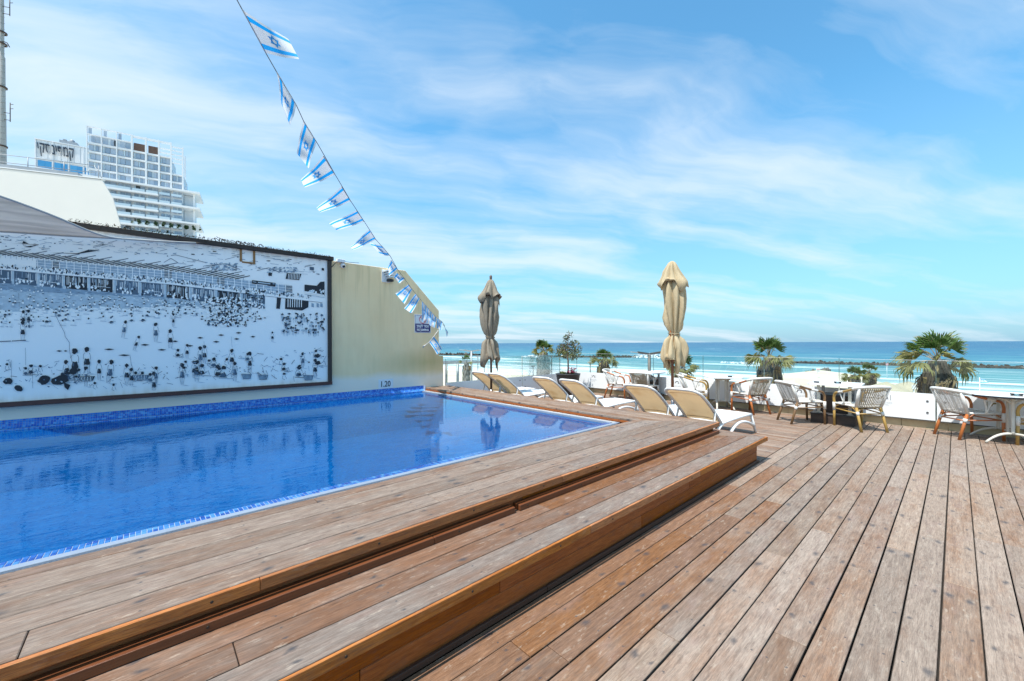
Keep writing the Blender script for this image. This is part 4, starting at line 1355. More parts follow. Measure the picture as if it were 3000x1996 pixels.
M['glass_grey'] = window_glass('tinted_window_glass', (0.23, 0.31, 0.41), (0.42, 0.50, 0.60))
M['glass_dark'] = window_glass('dark_open_window', (0.02, 0.025, 0.03), (0.03, 0.035, 0.04))
M['glass_pale'] = window_glass('pale_glass_balustrade', (0.45, 0.56, 0.64), (0.58, 0.68, 0.74))
M['glass_blue'] = window_glass('blue_window_glass', (0.03, 0.24, 0.52), (0.08, 0.36, 0.65))
M['timber'] = simple('brown_timber_screen', (0.14, 0.085, 0.062), (0.10, 0.06, 0.045), 3, 0.7)
M['leaf_dark'] = simple('dark_foliage', (0.035, 0.07, 0.025), (0.02, 0.045, 0.015), 4, 0.7)

# tower frame: s runs along the facade, t away from us, h is height above sea level datum
D0 = 150.0
T0 = at(253, 368, D0)
FD = (FW * 0.536 + RT * 0.844).normalized()
BD = Vector((-FD.y, FD.x, 0))
if BD.dot(FW) < 0: BD = -BD
TB = Vector((T0.x, T0.y, -6.0))
tow = root('hotel_tower', 'tall white glass hotel tower with stepped terraces on its right', 'building', TB)
TM = Matrix((FD, BD, Vector((0, 0, 1)))).transposed().to_4x4()
H_TOP = T0.z + 6.0
FH = 3.42


def tb(g_, s0, s1, t0, t1, h0, h1, m_=0):
    g_.box((s0, t0, h0), (s1, t1, h1), m_, TM)


LW, RW = 28.2, 33.6
NF = 24
FL = [H_TOP - 6.2 - i * 3.22 for i in range(NF)]      # floor levels from the top down
WIDE = 4
g = MB()
tb(g, 0.4, LW - 4.2, 0.9, 14, 0, H_TOP - 6.0)
tb(g, LW - 4.1, LW - 0.3, 0.9, 14, 0, FL[2] - 0.2)
tb(g, 1.0, 12.3, 1.4, 14, H_TOP - 5.95, H_TOP - 2.2)
tb(g, LW - 0.2, RW - 2.6, 3.2, 14, 0, FL[WIDE] - 0.5)
g.build('core_wall', M['far_white'], tow)
g = MB()
for i, h in enumerate(FL):
    if h < 1: break
    if i >= WIDE:
        tb(g, -0.6, RW if i % 2 == 0 or i > 9 else 20.5, -1.5, 13, h - 0.36, h + 0.36)
    else:
        tb(g, -0.05, LW - (4.0 if i < 2 else 0), 0.0, 12, h - 0.32, h + 0.32)
g.build('floor_slab', M['slab'], tow)
g = MB()
for s_ in (0.0, 3.9, 8.1, 12.3, 16.4, 20.3, 24.0, 27.7):
    top = H_TOP if s_ < 25 else H_TOP - 1.0
    tb(g, s_, s_ + (0.28 if s_ < 12 else 0.55), -0.35, 0.3, FL[WIDE] + 0.4, top)
for s0, s1, h, th in ((0, 12.4, 0.0, 0.35), (12.4, 24.4, -0.15, 0.8), (24, 28.2, -1.4, 0.35), (20.5, 28.2, -2.9, 0.35), (20.5, 28.2, -4.5, 0.35), (20.5, 28.2, -6.1, 0.35), (24, 28.2, -7.9, 0.3), (0, 12.3, -2.9, 0.35)):
    tb(g, s0, s1, -0.3, 0.25, H_TOP + h - th, H_TOP + h)
tb(g, 27.65, 28.25, 6.0, 6.6, FL[2], H_TOP - 2.2)
g.build('roof_frame', M['slab'], tow)
g = MB()
for s0, s1 in ((12.8, 16.3), (17.1, 20.2)):
    tb(g, s0, s1, 1.5, 2.2, H_TOP - 5.8, H_TOP - 2.4)
g.build('timber_screen', M['timber'], tow)
for i in range(WIDE, 10, 2):
    g = MB(); tb(g, 31.2, 31.9, 0.6, 1.3, FL[i + 2] + 0.37, FL[i] - 0.37); g.build('terrace_column', M['slab'], tow)
panes = {}


def pane(s0, s1, h0, h1, mt, t_=0.55, nm='window'):
    key = (round(s1 - s0, 2), round(h1 - h0, 2), mt)
    if key not in panes:
        b_ = MB(); b_.box((0, 0, 0), (s1 - s0, 0.12, h1 - h0)); panes[key] = b_.mesh('window', M[mt])
    return inst(nm, panes[key], tow, TM @ Vector((s0, t_, h0)), (0, 0, math.atan2(FD.y, FD.x)))


rw = random.Random(3)
bays = [(0.4, 3.8), (4.2, 8.0), (8.4, 12.2), (13.0, 16.3), (17.1, 20.2), (21.0, 23.9), (24.7, 27.6)]
for i in range(-1, 15):
    hb = FL[i] if i >= 0 else H_TOP - 3.0
    for q, (s0, s1) in enumerate(bays):
        if (i <= 1 and q == 6) or (i == -1 and q > 2) or (i == 0 and q in (3, 4, 5) and False):
            continue
        h0, h1 = (FL[i + 1] + 0.34, hb - 0.34)
        wid = s1 - s0
        if (i + q) % 2:
            cells = [(0.02, 0.15, 'glass_pale'), (0.18, 0.55, 'glass_grey'), (0.58, 0.97, 'glass_grey')]
        else:
            cells = [(0.02, 0.40, 'glass_grey'), (0.43, 0.56, 'glass_pale'), (0.59, 0.80, 'glass_grey'), (0.83, 0.97, 'glass_grey')]
        for c0, c1, mt in cells:
            pane(s0 + wid * c0, s0 + wid * c1, h0 + (0.35 if i < WIDE else 0.1), h1, 'glass_dark' if rw.random() < 0.02 else mt)
        if i >= WIDE:
            pane(s0 - 0.25, s0 + wid + 0.15, FL[i + 1] + 0.37, FL[i + 1] + 1.25, 'glass_pale', -1.45, 'glass_guard')
for q in range(3):
    s0 = 0.4 + q * 4.1
    pane(s0, s0 + 0.9, H_TOP - 2.5, H_TOP - 0.4, 'glass_grey')
g = MB()
for i in range(260):
    s_ = 14 + rw.random() * 20; h = FL[9] + 0.4
    k_ = rw.uniform(0.25, 0.6)
    c_ = Vector((s_ - (s_ % 2.4) * 0.6, -1.3 + rw.uniform(-0.5, 0.5), h + rw.uniform(0.2, 1.7)))
    d1 = Vector((rw.uniform(-1, 1), rw.uniform(-1, 1), rw.uniform(-1, 1))).normalized() * k_; d2 = d1.orthogonal().normalized() * k_
    g.quad(*[TM @ p for p in (c_ - d1, c_ - d2, c_ + d1, c_ + d2)])
g.build('terrace_planting', M['leaf_dark'], tow, kind='stuff')

# second wing with the roof sign
S0 = at(101, 405, 160)
wing = root('sign_tower', 'white tower wing with blue windows and dark lettering along its top', 'building', (S0.x, S0.y, -6))
HT = S0.z + 6
wd_ = 31.0
g = MB()
g.box((0, 0.4, 0), (wd_, 12, HT), 0, TM)
g.box((6.0, 3, HT), (10.8, 7, HT + 1.0), 0, TM)
g.build('wall', M['far_white'], wing)
g = MB()
for s_ in (0, 4.7, 9.2, 13.5, 19.2, 26, 30.6):
    g.box((s_, 0.0, 0), (s_ + 0.35, 0.5, HT + 0.25), 0, TM)
for h in (HT - 0.2, HT - 7.7, HT - 11.6, HT - 15.6, HT - 19.6):
    g.box((-0.02, -0.04, h), (wd_ + 0.02, 0.45, h + 0.35), 0, TM)
g.build('facade_frame', M['slab'], wing)
g = MB()
for q in range(16):
    s_ = 1.9 + q * 1.85
    g.box((s_, 0.2, HT - 7.2), (s_ + 1.55, 0.5, HT - 0.4), 0, TM)
g.build('cladding', M['slab'], wing)
pb = MB(); pb.box((0, 0, 0), (1.9, 0.12, 2.9)); pbm = pb.mesh('window', M['glass_blue'])
for r_ in range(6):
    for s_ in (0.8, 2.75, 5.3, 7.25, 9.8, 11.7, 14.1, 16.1):
        inst('window', pbm, wing, TM @ Vector((s_, 0.25, HT - 11.2 - r_ * 3.95)), (0, 0, math.atan2(FD.y, FD.x)))
g = MB(); g.box((5.9, 3.2, HT + 1.05), (11.0, 6.5, HT + 2.4), 0, TM); g.box((6.8, 3.6, HT + 2.45), (7.8, 4.6, HT + 3.1), 0, TM); g.lathe([(0.8, 0), (0.8, 0.9), (0.4, 1.3), (0, 1.35)], 0, 10, tuple(TM @ Vector((9.3, 4.5, HT + 2.4))))
g.build('roof_plant', M['steel'], wing)
M['sign_grey'] = simple('slate_sign_letters', (0.028, 0.042, 0.07), (0.02, 0.035, 0.055), 2, 0.5)
sgn = text_mesh('lettering', '\u05d9\u05e7\u05e1\u05e0\u05d9\u05e4\u05de\u05e7', 6.2, M['sign_grey'], wing, TM @ Vector((5.9, -0.35, HT - 3.4)), (R(90), 0, math.atan2(FD.y, FD.x)), 0.12, shear=-0.18, width=10.2, bold=0.03)

# low cream building just behind the wall
lo_d0, lo_d1 = 22.0, 23.9
pA, pB, pC = at(-420, 430, 20.4), at(300, 525, lo_d1), at(342, 572, lo_d1 + 0.35)
zt = at(0, 485, lo_d0).z
dirv = Vector((pB.x - pA.x, pB.y - pA.y, 0)).normalized()
nrm = Vector((-dirv.y, dirv.x, 0))
if nrm.dot(FW) < 0: nrm = -nrm
Lb = (Vector((pB.x, pB.y, 0)) - Vector((pA.x, pA.y, 0))).dot(dirv)
lowb = root('low_building', 'plain cream rendered building with a roof railing behind the wall', 'building', (pA.x, pA.y, -5.2), math.atan2(dirv.y, dirv.x))
hh_ = zt + 5.2
Le = 0.9
sgnn = 1.0 if Vector((-math.sin(lowb.rotation_euler.z), math.cos(lowb.rotation_euler.z), 0)).dot(nrm) > 0 else -1.0
g = MB()
prof_ = [(0, 0), (Lb + 0.85, 0), (Lb + 0.85, hh_ - 2.6), (Lb + 0.5, hh_ - 1.05), (Lb, hh_ - 0.02), (0, hh_)]
bv = Vector((pB.x, pB.y, 0)).normalized() * 9.0
bv.rotate(Matrix.Rotation(-lowb.rotation_euler.z, 3, 'Z'))
n_ = len(prof_)
g.v = [(x, 0, z) for x, z in prof_] + [(x + bv.x, bv.y, z) for x, z in prof_]
g.face(tuple(range(n_)), 0); g.face(tuple(range(2 * n_ - 1, n_ - 1, -1)), 0)
for i in range(n_):
    j = (i + 1) % n_
    g.face((j, i, n_ + i, n_ + j), 0)
g.build('wall', M['render_white'], lowb, 0.03)
g = MB()
g.box((-0.05, -0.02 if sgnn > 0 else -0.3, hh_ + 0.005), (Lb, 0.3 if sgnn > 0 else 0.02, hh_ + 0.06)); g.build('coping', M['slab'], lowb)
g = MB()
for k_ in range(9):
    x = Lb - 0.4 - k_ * 1.55
    if x < 0: break
    g.tube([(x, 0.5 * sgnn, hh_ + 0.03), (x, 0.5 * sgnn, hh_ + 0.95)], 0.022, 0, 6)
for zz in (0.5, 0.93):
    g.tube([(0, 0.5 * sgnn, hh_ + zz), (Lb - 0.6, 0.5 * sgnn, hh_ + zz)], 0.02, 0, 6)
g.tube([(Lb - 0.6, 0.5 * sgnn, hh_ + 0.93), (Lb - 0.15, 0.5 * sgnn, hh_ + 0.05)], 0.02, 0, 6)
g.tube([(Lb - 5.6, 0.5 * sgnn, hh_ + 1.2), (Lb - 5.1, 0.5 * sgnn, hh_ + 0.05)], 0.02, 0, 6)
g.build('railing', M['steel'], lowb)
g = MB(); g.box((Lb - 4.6, 0.9 * min(sgnn, 0) - 0.0 if sgnn < 0 else 0.2, hh_ + 0.065), (Lb - 1.2, 0.6 if sgnn > 0 else -0.1, hh_ + 0.30)); g.build('duct', M['steel'], lowb)

# antenna mast on that roof
ms = root('antenna_mast', 'grey tapered antenna mast with rings and brackets at the left edge', 'mast', at(4, 482, 23.2) - Vector((0, 0, 0.3)))
g = MB()
g.lathe([(0.205, 0.0), (0.19, 3.2), (0.175, 3.25), (0.165, 6.5), (0.13, 6.55), (0.12, 13.0)], 0, 20)
g.build('pole', simple('weathered_galvanised_steel', (0.42, 0.42, 0.39), (0.31, 0.31, 0.29), 4, 0.6, stretch=(1, 1, 0.25)), ms)
g = MB()
for z in (1.3, 4.7, 7.85, 7.2):
    g.lathe([(0.19, z), (0.25, z + 0.01), (0.25, z + 0.08), (0.19, z + 0.09)], 0, 16)
g.build('ring_flange', M['screw'], ms)
rx = RT
for z0 in (2.9, 9.0):
    g = MB()
    g.tube([rx * 0.52 + Vector((0, 0, z0 - 0.15)), rx * 0.52 + Vector((0, 0, z0 + 0.95))], 0.022, 0, 6); an_ = g.build('antenna', M['screw'], ms)
    for k_ in (0, 0.4):
        g = MB(); g.tube([rx * 0.1 + Vector((0, 0, z0 + k_)), rx * 0.52 + Vector((0, 0, z0 + k_ - 0.07))], 0.017, 0, 5); g.build('bracket', M['screw'], an_)
    for k_ in (0.6, 0.85):
        g = MB(); g.tube([rx * 0.52 + Vector((0, 0, z0 + k_)), rx * 0.7 + Vector((0, 0, z0 + k_))], 0.016, 0, 5); g.build('rod', M['screw'], an_)
g = MB(); g.tube([rx * 0.1 + Vector((0, 0, 7.4)), rx * 0.36 + Vector((0, 0, 7.3)), rx * 0.5 + Vector((0, 0, 7.05))], 0.025, 0, 5); g.build('bracket', M['screw'], ms)
g = MB()
k_ = 0.3
while k_ < 12:
    g.tube([rx * 0.02 + Vector((0, -0.2, k_)), rx * 0.27 + Vector((0, -0.1, k_))], 0.006, 0, 4); k_ += 0.35
g.build('step_iron', M['screw'], ms, kind='stuff')

# ------------------------------------------------------------------ beach and promenade things beyond the balustrade
GZ = -5.25
M['stone'] = simple('dark_basalt_boulder', (0.045, 0.040, 0.034), (0.022, 0.020, 0.018), 1.2, 0.9, 0.4, 5)
M['stone_light'] = simple('pale_boulder', (0.16, 0.145, 0.12), (0.09, 0.08, 0.07), 1.2, 0.9, 0.4, 5)
rb = random.Random(5)
rocks = []
for q in range(6):
    bm = bmesh.new()
    bmesh.ops.create_icosphere(bm, subdivisions=1, radius=1.0)
    for v_ in bm.verts:
        n_ = mnoise.noise(v_.co * 1.3 + Vector((q * 7, 0, 0)))
        v_.co *= 1 + 0.45 * n_
        v_.co.z *= 0.72
    me = bpy.data.meshes.new('boulder'); bm.to_mesh(me); bm.free()
    me.materials.append(M['stone'] if q % 3 else M['stone_light'])
    rocks.append(me)


def breakwater(label, p0, p1, wd2, n, size):
    c0 = (p0 + p1) / 2
    o = root('breakwater', label, 'breakwater', (c0.x, c0.y, -7))
    d_ = p1 - p0
    core = MB()
    L = d_.length
    al = math.atan2(d_.y, d_.x)
    core.prism([(-wd2, -1.5), (wd2, -1.5), (wd2 * 0.4, 1.0 * size), (-wd2 * 0.4, 1.0 * size)], -L / 2, L / 2, axis='y')
    core.build('rubble_core', M['stone'], o, rot=(0, 0, al - R(90)))
    for i in range(n):
        f = (i + rb.random()) / n
        lat = rb.uniform(-1, 1)
        p = p0 + d_ * f + Vector((-d_.y, d_.x, 0)).normalized() * lat * wd2 * 0.8
        s_ = size * rb.uniform(0.55, 1.15)
        taper = min(1, 8 * min(f, 1 - f) + 0.35)
        inst('boulder', rb.choice(rocks), o, (p.x - c0.x, p.y - c0.y, (1 - abs(lat)) * 1.0 * size * taper + rb.uniform(-0.4, 0.3)), (rb.uniform(0, 6), rb.uniform(0, 6), rb.uniform(0, 6)), (s_, s_ * rb.uniform(0.7, 1.1), s_ * rb.uniform(0.6, 0.9)))
    return o


def on_sea(px_, py_):
    d_ = at(px_, py_, 1.0) - Vector((0, 0, EYE))
    return Vector((0, 0, EYE)) + d_ * ((-7.0 - EYE) / d_.z)


breakwater('long dark rock breakwater between the two largest palms', on_sea(2230, 1062), on_sea(3060, 1082), 3.4, 280, 0.72)
breakwater('short dark rock breakwater with surf at both ends, behind the potted tree', on_sea(1575, 1047), on_sea(1935, 1048), 3.6, 150, 0.85)
breakwater('pale distant rock breakwater beside the end of the yellow wall', on_sea(1288, 1041), on_sea(1405, 1042), 3.4, 50, 1.2)
# surf bursting over the ends of the breakwaters
m, t = new_mat('white_surf')
b = t.n('BsdfPrincipled', {'Base Color': (0.84, 0.87, 0.88), 'Roughness': 0.9})
tr = t.n('BsdfTranslucent', {'Color': (0.8, 0.85, 0.88)})
t.out(t.n('MixShader', {0: 0.3, 1: b, 2: tr}))
M['surf'] = m
for k_, (pp, rad, n, zz) in enumerate(((on_sea(1905, 1049), 14, 420, 3.2), (on_sea(1560, 1047), 9, 220, 1.3), (on_sea(2205, 1066), 12, 260, 0.7))):
    g = MB()
    for i in range(n):
        a_, q = rb.uniform(0, 6.28), rb.random() ** 0.7
        c_ = Vector((rad * 0.35 * q * math.cos(a_), rad * q * math.sin(a_), rb.random() ** 2 * zz * (1 - q)))
        s_ = rb.uniform(0.35, 1.2)
        d1 = Vector((rb.uniform(-1, 1), rb.uniform(-1, 1), rb.uniform(-0.5, 0.5))).normalized() * s_
        d2 = d1.cross(Vector((rb.uniform(-1, 1), rb.uniform(-1, 1), 1))).normalized() * s_ * 0.5
        g.quad(c_ - d1, c_ - d2, c_ + d1, c_ + d2)
    tag(g.build('surf', M['surf'], None, loc=(pp.x, pp.y, -6.9)), kind='stuff')

# rocks on the sand spit
g0 = at(2375, 1096, 78)
for i in range(26):
    p = at(2340 + i * 3.4 + rb.uniform(-3, 3), 1099 - i * 0.55 + rb.uniform(-3, 3), rb.uniform(74, 84))
    if i == 0:
        spit = root('shore_rocks', 'low band of pale rocks on the sand spit by the white notice board', 'rocks', p)
    s_ = rb.uniform(0.35, 0.75)
    inst('boulder', rb.choice(rocks[0::3]), spit, p - spit.location, (rb.uniform(0, 6), rb.uniform(0, 6), 0), (s_, s_, s_ * 0.7))

# --- palms
M['frond_green'] = simple('green_palm_frond', (0.105, 0.180, 0.040), (0.050, 0.095, 0.020), 4.5, 0.45, transl=0.3)
M['frond_yellow'] = simple('yellowing_palm_frond', (0.27, 0.235, 0.085), (0.12, 0.145, 0.040), 4.0, 0.6, transl=0.25)
M['frond_dry'] = simple('dry_palm_frond', (0.33, 0.235, 0.115), (0.13, 0.092, 0.050), 3.5, 0.8, transl=0.15)
M['skirt'] = simple('grey_dead_frond_skirt', (0.125, 0.105, 0.080), (0.055, 0.047, 0.040), 3.0, 0.9, 0.5, 20, stretch=(1, 1, 0.2))
M['skirt_pale'] = simple('bleached_palm_bark', (0.30, 0.29, 0.27), (0.15, 0.145, 0.135), 5.0, 0.9, 0.6, 20, stretch=(1, 1, 0.3))
M['straw'] = simple('straw_fibre', (0.42, 0.31, 0.15), (0.24, 0.165, 0.08), 3, 0.85)
rp = random.Random(9)


def frond_mesh(kind, droop, nl, spread):
    """fan leaf: stalk along +x, blades radiating from its end; unit length 1"""
    g_ = MB()
    st = arc((0, 0, 0), (0.30, 0, 0.08), (0.56, 0, 0.03 - droop * 0.15), 5)
    g_.tube(st, [0.016, 0.014, 0.012, 0.011, 0.010, 0.008], 1, 5)
    e = st[-1]
    for i in range(nl):
        f = i / (nl - 1) * 2 - 1
        a_ = f * spread
        L = 0.50 * (1 - 0.22 * abs(f)) * rp.uniform(0.86, 1.06)
        d_ = Vector((math.cos(a_), math.sin(a_), 0))
        sdir = Vector((-d_.y, d_.x, 0))
        w_ = 0.030 if nl > 15 else 0.034
        dr = droop * rp.uniform(0.6, 1.4)
        fold = 0.05 * (1 if i % 2 else -1)
        p0 = e
        p1 = e + d_ * L * 0.5 + Vector((0, 0, -dr * 0.10 + fold * 0.4 - 0.10 * abs(f)))
        p2 = e + d_ * L * 0.82 + Vector((0, 0, -dr * 0.33 - 0.14 * abs(f)))
        p3 = e + d_ * L * (1.0 - 0.25 * droop) + Vector((0, 0, -dr * 0.62 - 0.15 * abs(f)))
        k0 = len(g_.v)
        g_.v += [tuple(p0), tuple(p1 - sdir * w_), tuple(p1 + sdir * w_ + Vector((0, 0, fold))), tuple(p2 - sdir * w_ * 0.6), tuple(p2 + sdir * w_ * 0.6), tuple(p3)]
        tip = 2 if (kind == 0 and rp.random() < 0.35) else 0
        g_.face((k0, k0 + 1, k0 + 2), 0); g_.face((k0 + 1, k0 + 3, k0 + 4, k0 + 2), 0); g_.face((k0 + 3, k0 + 5, k0 + 4), tip)
    return g_.mesh('frond', [M[('frond_green', 'frond_yellow', 'frond_dry')[kind]], M['straw'], M['frond_dry']])


fronds = [[frond_mesh(0, d_, 23, 1.55) for d_ in (0.02, 0.10, 0.2)], [frond_mesh(1, d_, 19, 1.45) for d_ in (0.25, 0.45, 0.7)], [frond_mesh(2, d_, 15, 1.25) for d_ in (0.9, 1.2, 1.5)]]


def palm(label, px_, ycrown, depth, size, tr, skirt_len, skirt_mat='skirt', n=(10, 14, 12), base=None, green=1.0):
    """fan palm whose crown centre stands at the given point"""
    c_ = at(px_, ycrown, depth)
    gz = base if base is not None else ground_z(c_.x, c_.y)
    h = c_.z - gz
    o = root('palm_tree', label, 'palm tree', (c_.x, c_.y, gz), rp.uniform(0, 6), group='fan palms along the beach')
    g_ = MB()
    g_.lathe([(tr * 1.15, -0.3), (tr, 0.4), (tr * 0.9, h * 0.5), (tr * 0.85, h - 0.1), (tr * 0.3, h + 0.15)], 0, 12, fn=lambda a, z: 1 + 0.05 * math.sin(z * 18))
    g_.build('trunk', M['skirt_pale'], o)
    # skirt of hanging dead leaves
    g_ = MB()
    rsk = tr * 1.9
    sl0 = min(skirt_len, h - 0.2)
    def sk(a, z):
        f_ = (h - z) / sl0
        return 1 + 0.13 * math.sin(a * 5 + z * 2) + 0.10 * mnoise.noise((math.cos(a) * 3, math.sin(a) * 3, z * 2.0))
    g_.lathe([(rsk * 0.45, h + 0.02), (rsk * 0.8, h - 0.12 * sl0), (rsk, h - 0.35 * sl0), (rsk * 1.02, h - 0.6 * sl0), (rsk * 0.98, h - 0.85 * sl0), (rsk * 0.82, h - sl0), (tr * 0.8, h - sl0)], 0, 28, fn=sk)
    for i in range(int(420 * min(1.2, 14 / depth + 0.25))):
        a = rp.uniform(0, 6.28); z = h - rp.random() * sl0 * 0.93
        rr_ = rsk * (0.95 + 0.22 * rp.random()) * (0.7 if z > h - 0.12 * sl0 else 1)
        L = rp.uniform(0.25, 0.6) * min(1.0, size)
        w_ = rp.uniform(0.012, 0.045) * (1 + depth / 40)
        p = Vector((rr_ * math.cos(a), rr_ * math.sin(a), z)); sd_ = Vector((-math.sin(a), math.cos(a), 0)) * w_
        q = p + Vector((math.cos(a) * 0.05, math.sin(a) * 0.05, -L)) + sd_ * rp.uniform(-2, 2)
        g_.quad(p - sd_, p + sd_, q + sd_ * 0.3, q - sd_ * 0.3, 0 if rp.random() < 0.72 else 1)
    g_.build('skirt', [M[skirt_mat], M['straw'] if skirt_mat == 'skirt' else M['skirt_pale']], o, kind='stuff')
    top = Vector((0, 0, h))
    for kind, cnt in enumerate(n):
        for i in range(cnt):
            az = 2 * math.pi * (i + rp.uniform(-0.35, 0.35)) / cnt + kind * 0.5
            f = rp.random()
            el = (R(34) + R(50) * f, R(-6) + R(38) * f, R(-58) + R(44) * f)[kind]
            s_ = size * (rp.uniform(0.84, 1.06), rp.uniform(0.85, 1.1), rp.uniform(0.6, 0.88))[kind]
            inst('frond', rp.choice(fronds[kind]), o, top + Vector((0, 0, (0.05, -0.02, -0.12)[kind] * size)), (rp.uniform(-0.5, 0.5), -el, az), (s_, s_, s_))
    return o


palm('largest fan palm with a thick grey skirt, behind the balustrade on the right', 2744, 1058, 11.9, 0.95, 0.19, 3.2, n=(10, 9, 7))
palm('shaggy fan palm with many dry leaves, behind the orange chair under it', 2254, 1052, 15.5, 0.93, 0.19, 2.2, n=(9, 10, 10))
palm('slim fan palm on a thick pale trunk, just left of the potted tree', 1592, 1032, 24.5, 0.78, 0.19, 2.6, 'skirt_pale', n=(12, 10, 9))
palm('short bushy fan palm between the potted tree and the double lamp post', 1769, 1060, 25.0, 0.86, 0.20, 1.9, n=(9, 11, 10))
palm('fan palm half hidden behind the right parasol pole', 1998, 1082, 24.0, 0.95, 0.20, 1.5, n=(10, 9, 9))
palm('left one of the two small palms on the sand', 2504, 1104, 36.0, 1.05, 0.2, 1.3, n=(9, 12, 9))
palm('right one of the two small palms on the sand', 2547, 1094, 36.5, 0.95, 0.22, 1.6, n=(9, 10, 9))
palm('withered grey palm beside the pergola near the yellow wall', 1366, 1064, 31.0, 0.62, 0.13, 2.3, 'skirt_pale', n=(4, 3, 14))

# --- lamps, pergola, posts
M['post'] = simple('grey_brown_painted_metal', (0.115, 0.105, 0.098), (0.09, 0.083, 0.078), 3, 0.45, metal=0.3)
M['post_pale'] = simple('pale_grey_metal', (0.34, 0.36, 0.37), (0.28, 0.30, 0.31), 3, 0.5, metal=0.3)


def double_lamp(label, px_, ytop, depth, mat):
    c_ = at(px_, ytop, depth)
    gz = GZ
    o = root('street_lamp', label, 'street lamp', (c_.x, c_.y, gz), math.atan2(RT.y, RT.x), group='two-armed street lamps')
    h = c_.z - gz
    g_ = MB(); g_.tube([(0, 0, 0), (0, 0, h)], 0.105, 0, 10); g_.box((-0.16, -0.16, 0), (0.16, 0.16, 0.04)); g_.build('post', mat, o)
    for sg_ in (-1, 1):
        g_ = MB(); g_.box((0.0, -0.09, -0.07), (0.82, 0.09, 0.07), mat=Matrix.Translation((0, 0, h - 0.02)) @ Matrix.Rotation(0 if sg_ > 0 else math.pi, 4, 'Z') @ Matrix.Rotation(R(-9), 4, 'Y')); a_ = g_.build('arm', mat, o)
        g_ = MB(); g_.box((0.82, -0.16, -0.03), (1.28, 0.16, 0.035), mat=Matrix.Translation((0, 0, h - 0.02)) @ Matrix.Rotation(0 if sg_ > 0 else math.pi, 4, 'Z') @ Matrix.Rotation(R(-7), 4, 'Y')); g_.build('lamp_head', M['post_pale'], a_, 0.01)
    return o


double_lamp('dark two-armed street lamp just left of the right parasol', 1902, 1037, 28, M['post'])
double_lamp('grey two-armed street lamp beside the left parasol', 1381, 1029, 43, M['post_pale'])
pg = root('pergola', 'flat grey beach pergola seen beyond the yellow wall end', 'pergola', at(1330, 1120, 45))
g = MB()
q0, q1 = at(1270, 1066, 44) - pg.location, at(1424, 1066, 47) - pg.location
qa = (q1 - q0).normalized(); qb = Vector((-qa.y, qa.x, 0))
for k_ in range(15):
    p = q0 + qb * (k_ * 0.32)
    g.box((0, -0.05, -0.09), ((q1 - q0).length, 0.05, 0.09), mat=Matrix.Translation(p) @ Matrix.Rotation(math.atan2(qa.y, qa.x), 4, 'Z'))
g.build('roof_slats', M['post_pale'], pg, kind='stuff')
for f, s_ in ((0.46, 0.3), (0.985, 0.3), (0.1, 0.3), (0.46, 4.2), (0.985, 4.2)):
    g = MB(); p = q0.lerp(q1, f) + qb * s_
    g.tube([(p.x, p.y, -(pg.location.z - GZ)), (p.x, p.y, p.z - 0.05)], 0.16 if f == 0.46 else 0.09, 0, 8); g.build('post', M['post_pale'], pg)
for k_, (px_, py_, dd, lab) in enumerate(((1729, 1064, 45, 'thin brown lamp pole right of the potted tree'), (1400, 1046, 60, 'thin grey light pole left of the left parasol'), (1562, 1074, 60, 'short thin pole on the beach beside the slim palm'))):
    c_ = at(px_, py_, dd)
    o = root('light_pole', lab, 'pole', (c_.x, c_.y, GZ), math.atan2(RT.y, RT.x))
    hgt = c_.z - GZ
    g = MB(); g.tube([(0, 0, 0), (0, 0, hgt)], 0.06, 0, 8); g.build('post', M['post'], o)
    g = MB(); g.box((-0.3, -0.12, hgt), (0.3, 0.12, hgt + 0.14)); g.build('lamp_head', M['post_pale'], o, 0.02)
# picnic bench seen under the pergola
bn_ = root('picnic_bench', 'grey slatted picnic bench on the sand at the foot of the pergola', 'bench', at(1318, 1122, 30))
g = MB(); g.box((-1.0, -0.4, 0.62), (1.0, 0.4, 0.70)); g.build('table_top', M['post_pale'], bn_, 0.01)
for s_ in (-0.75, 0.75):
    g = MB(); g.box((-1.0, s_ - 0.14, 0.36), (1.0, s_ + 0.14, 0.42)); g.build('seat', M['post_pale'], bn_, 0.01)
    g = MB(); g.box((s_ - 0.05, -0.8, 0.0), (s_ + 0.05, 0.8, 0.35)); g.box((s_ - 0.05, -0.06, 0.36), (s_ + 0.05, 0.06, 0.61)); g.build('leg', M['post'], bn_)
bn_.location.z = ground_z(bn_.location.x, bn_.location.y) + 2.2
stn_ = MB(); stn_.box((-1.6, -1.3, -2.3), (1.6, 1.3, -0.01)); tag(stn_.build('stone_podium', M['sand'], None, 0.03, loc=tuple(bn_.location)), 'sand-coloured stone podium under the picnic bench', 'podium')
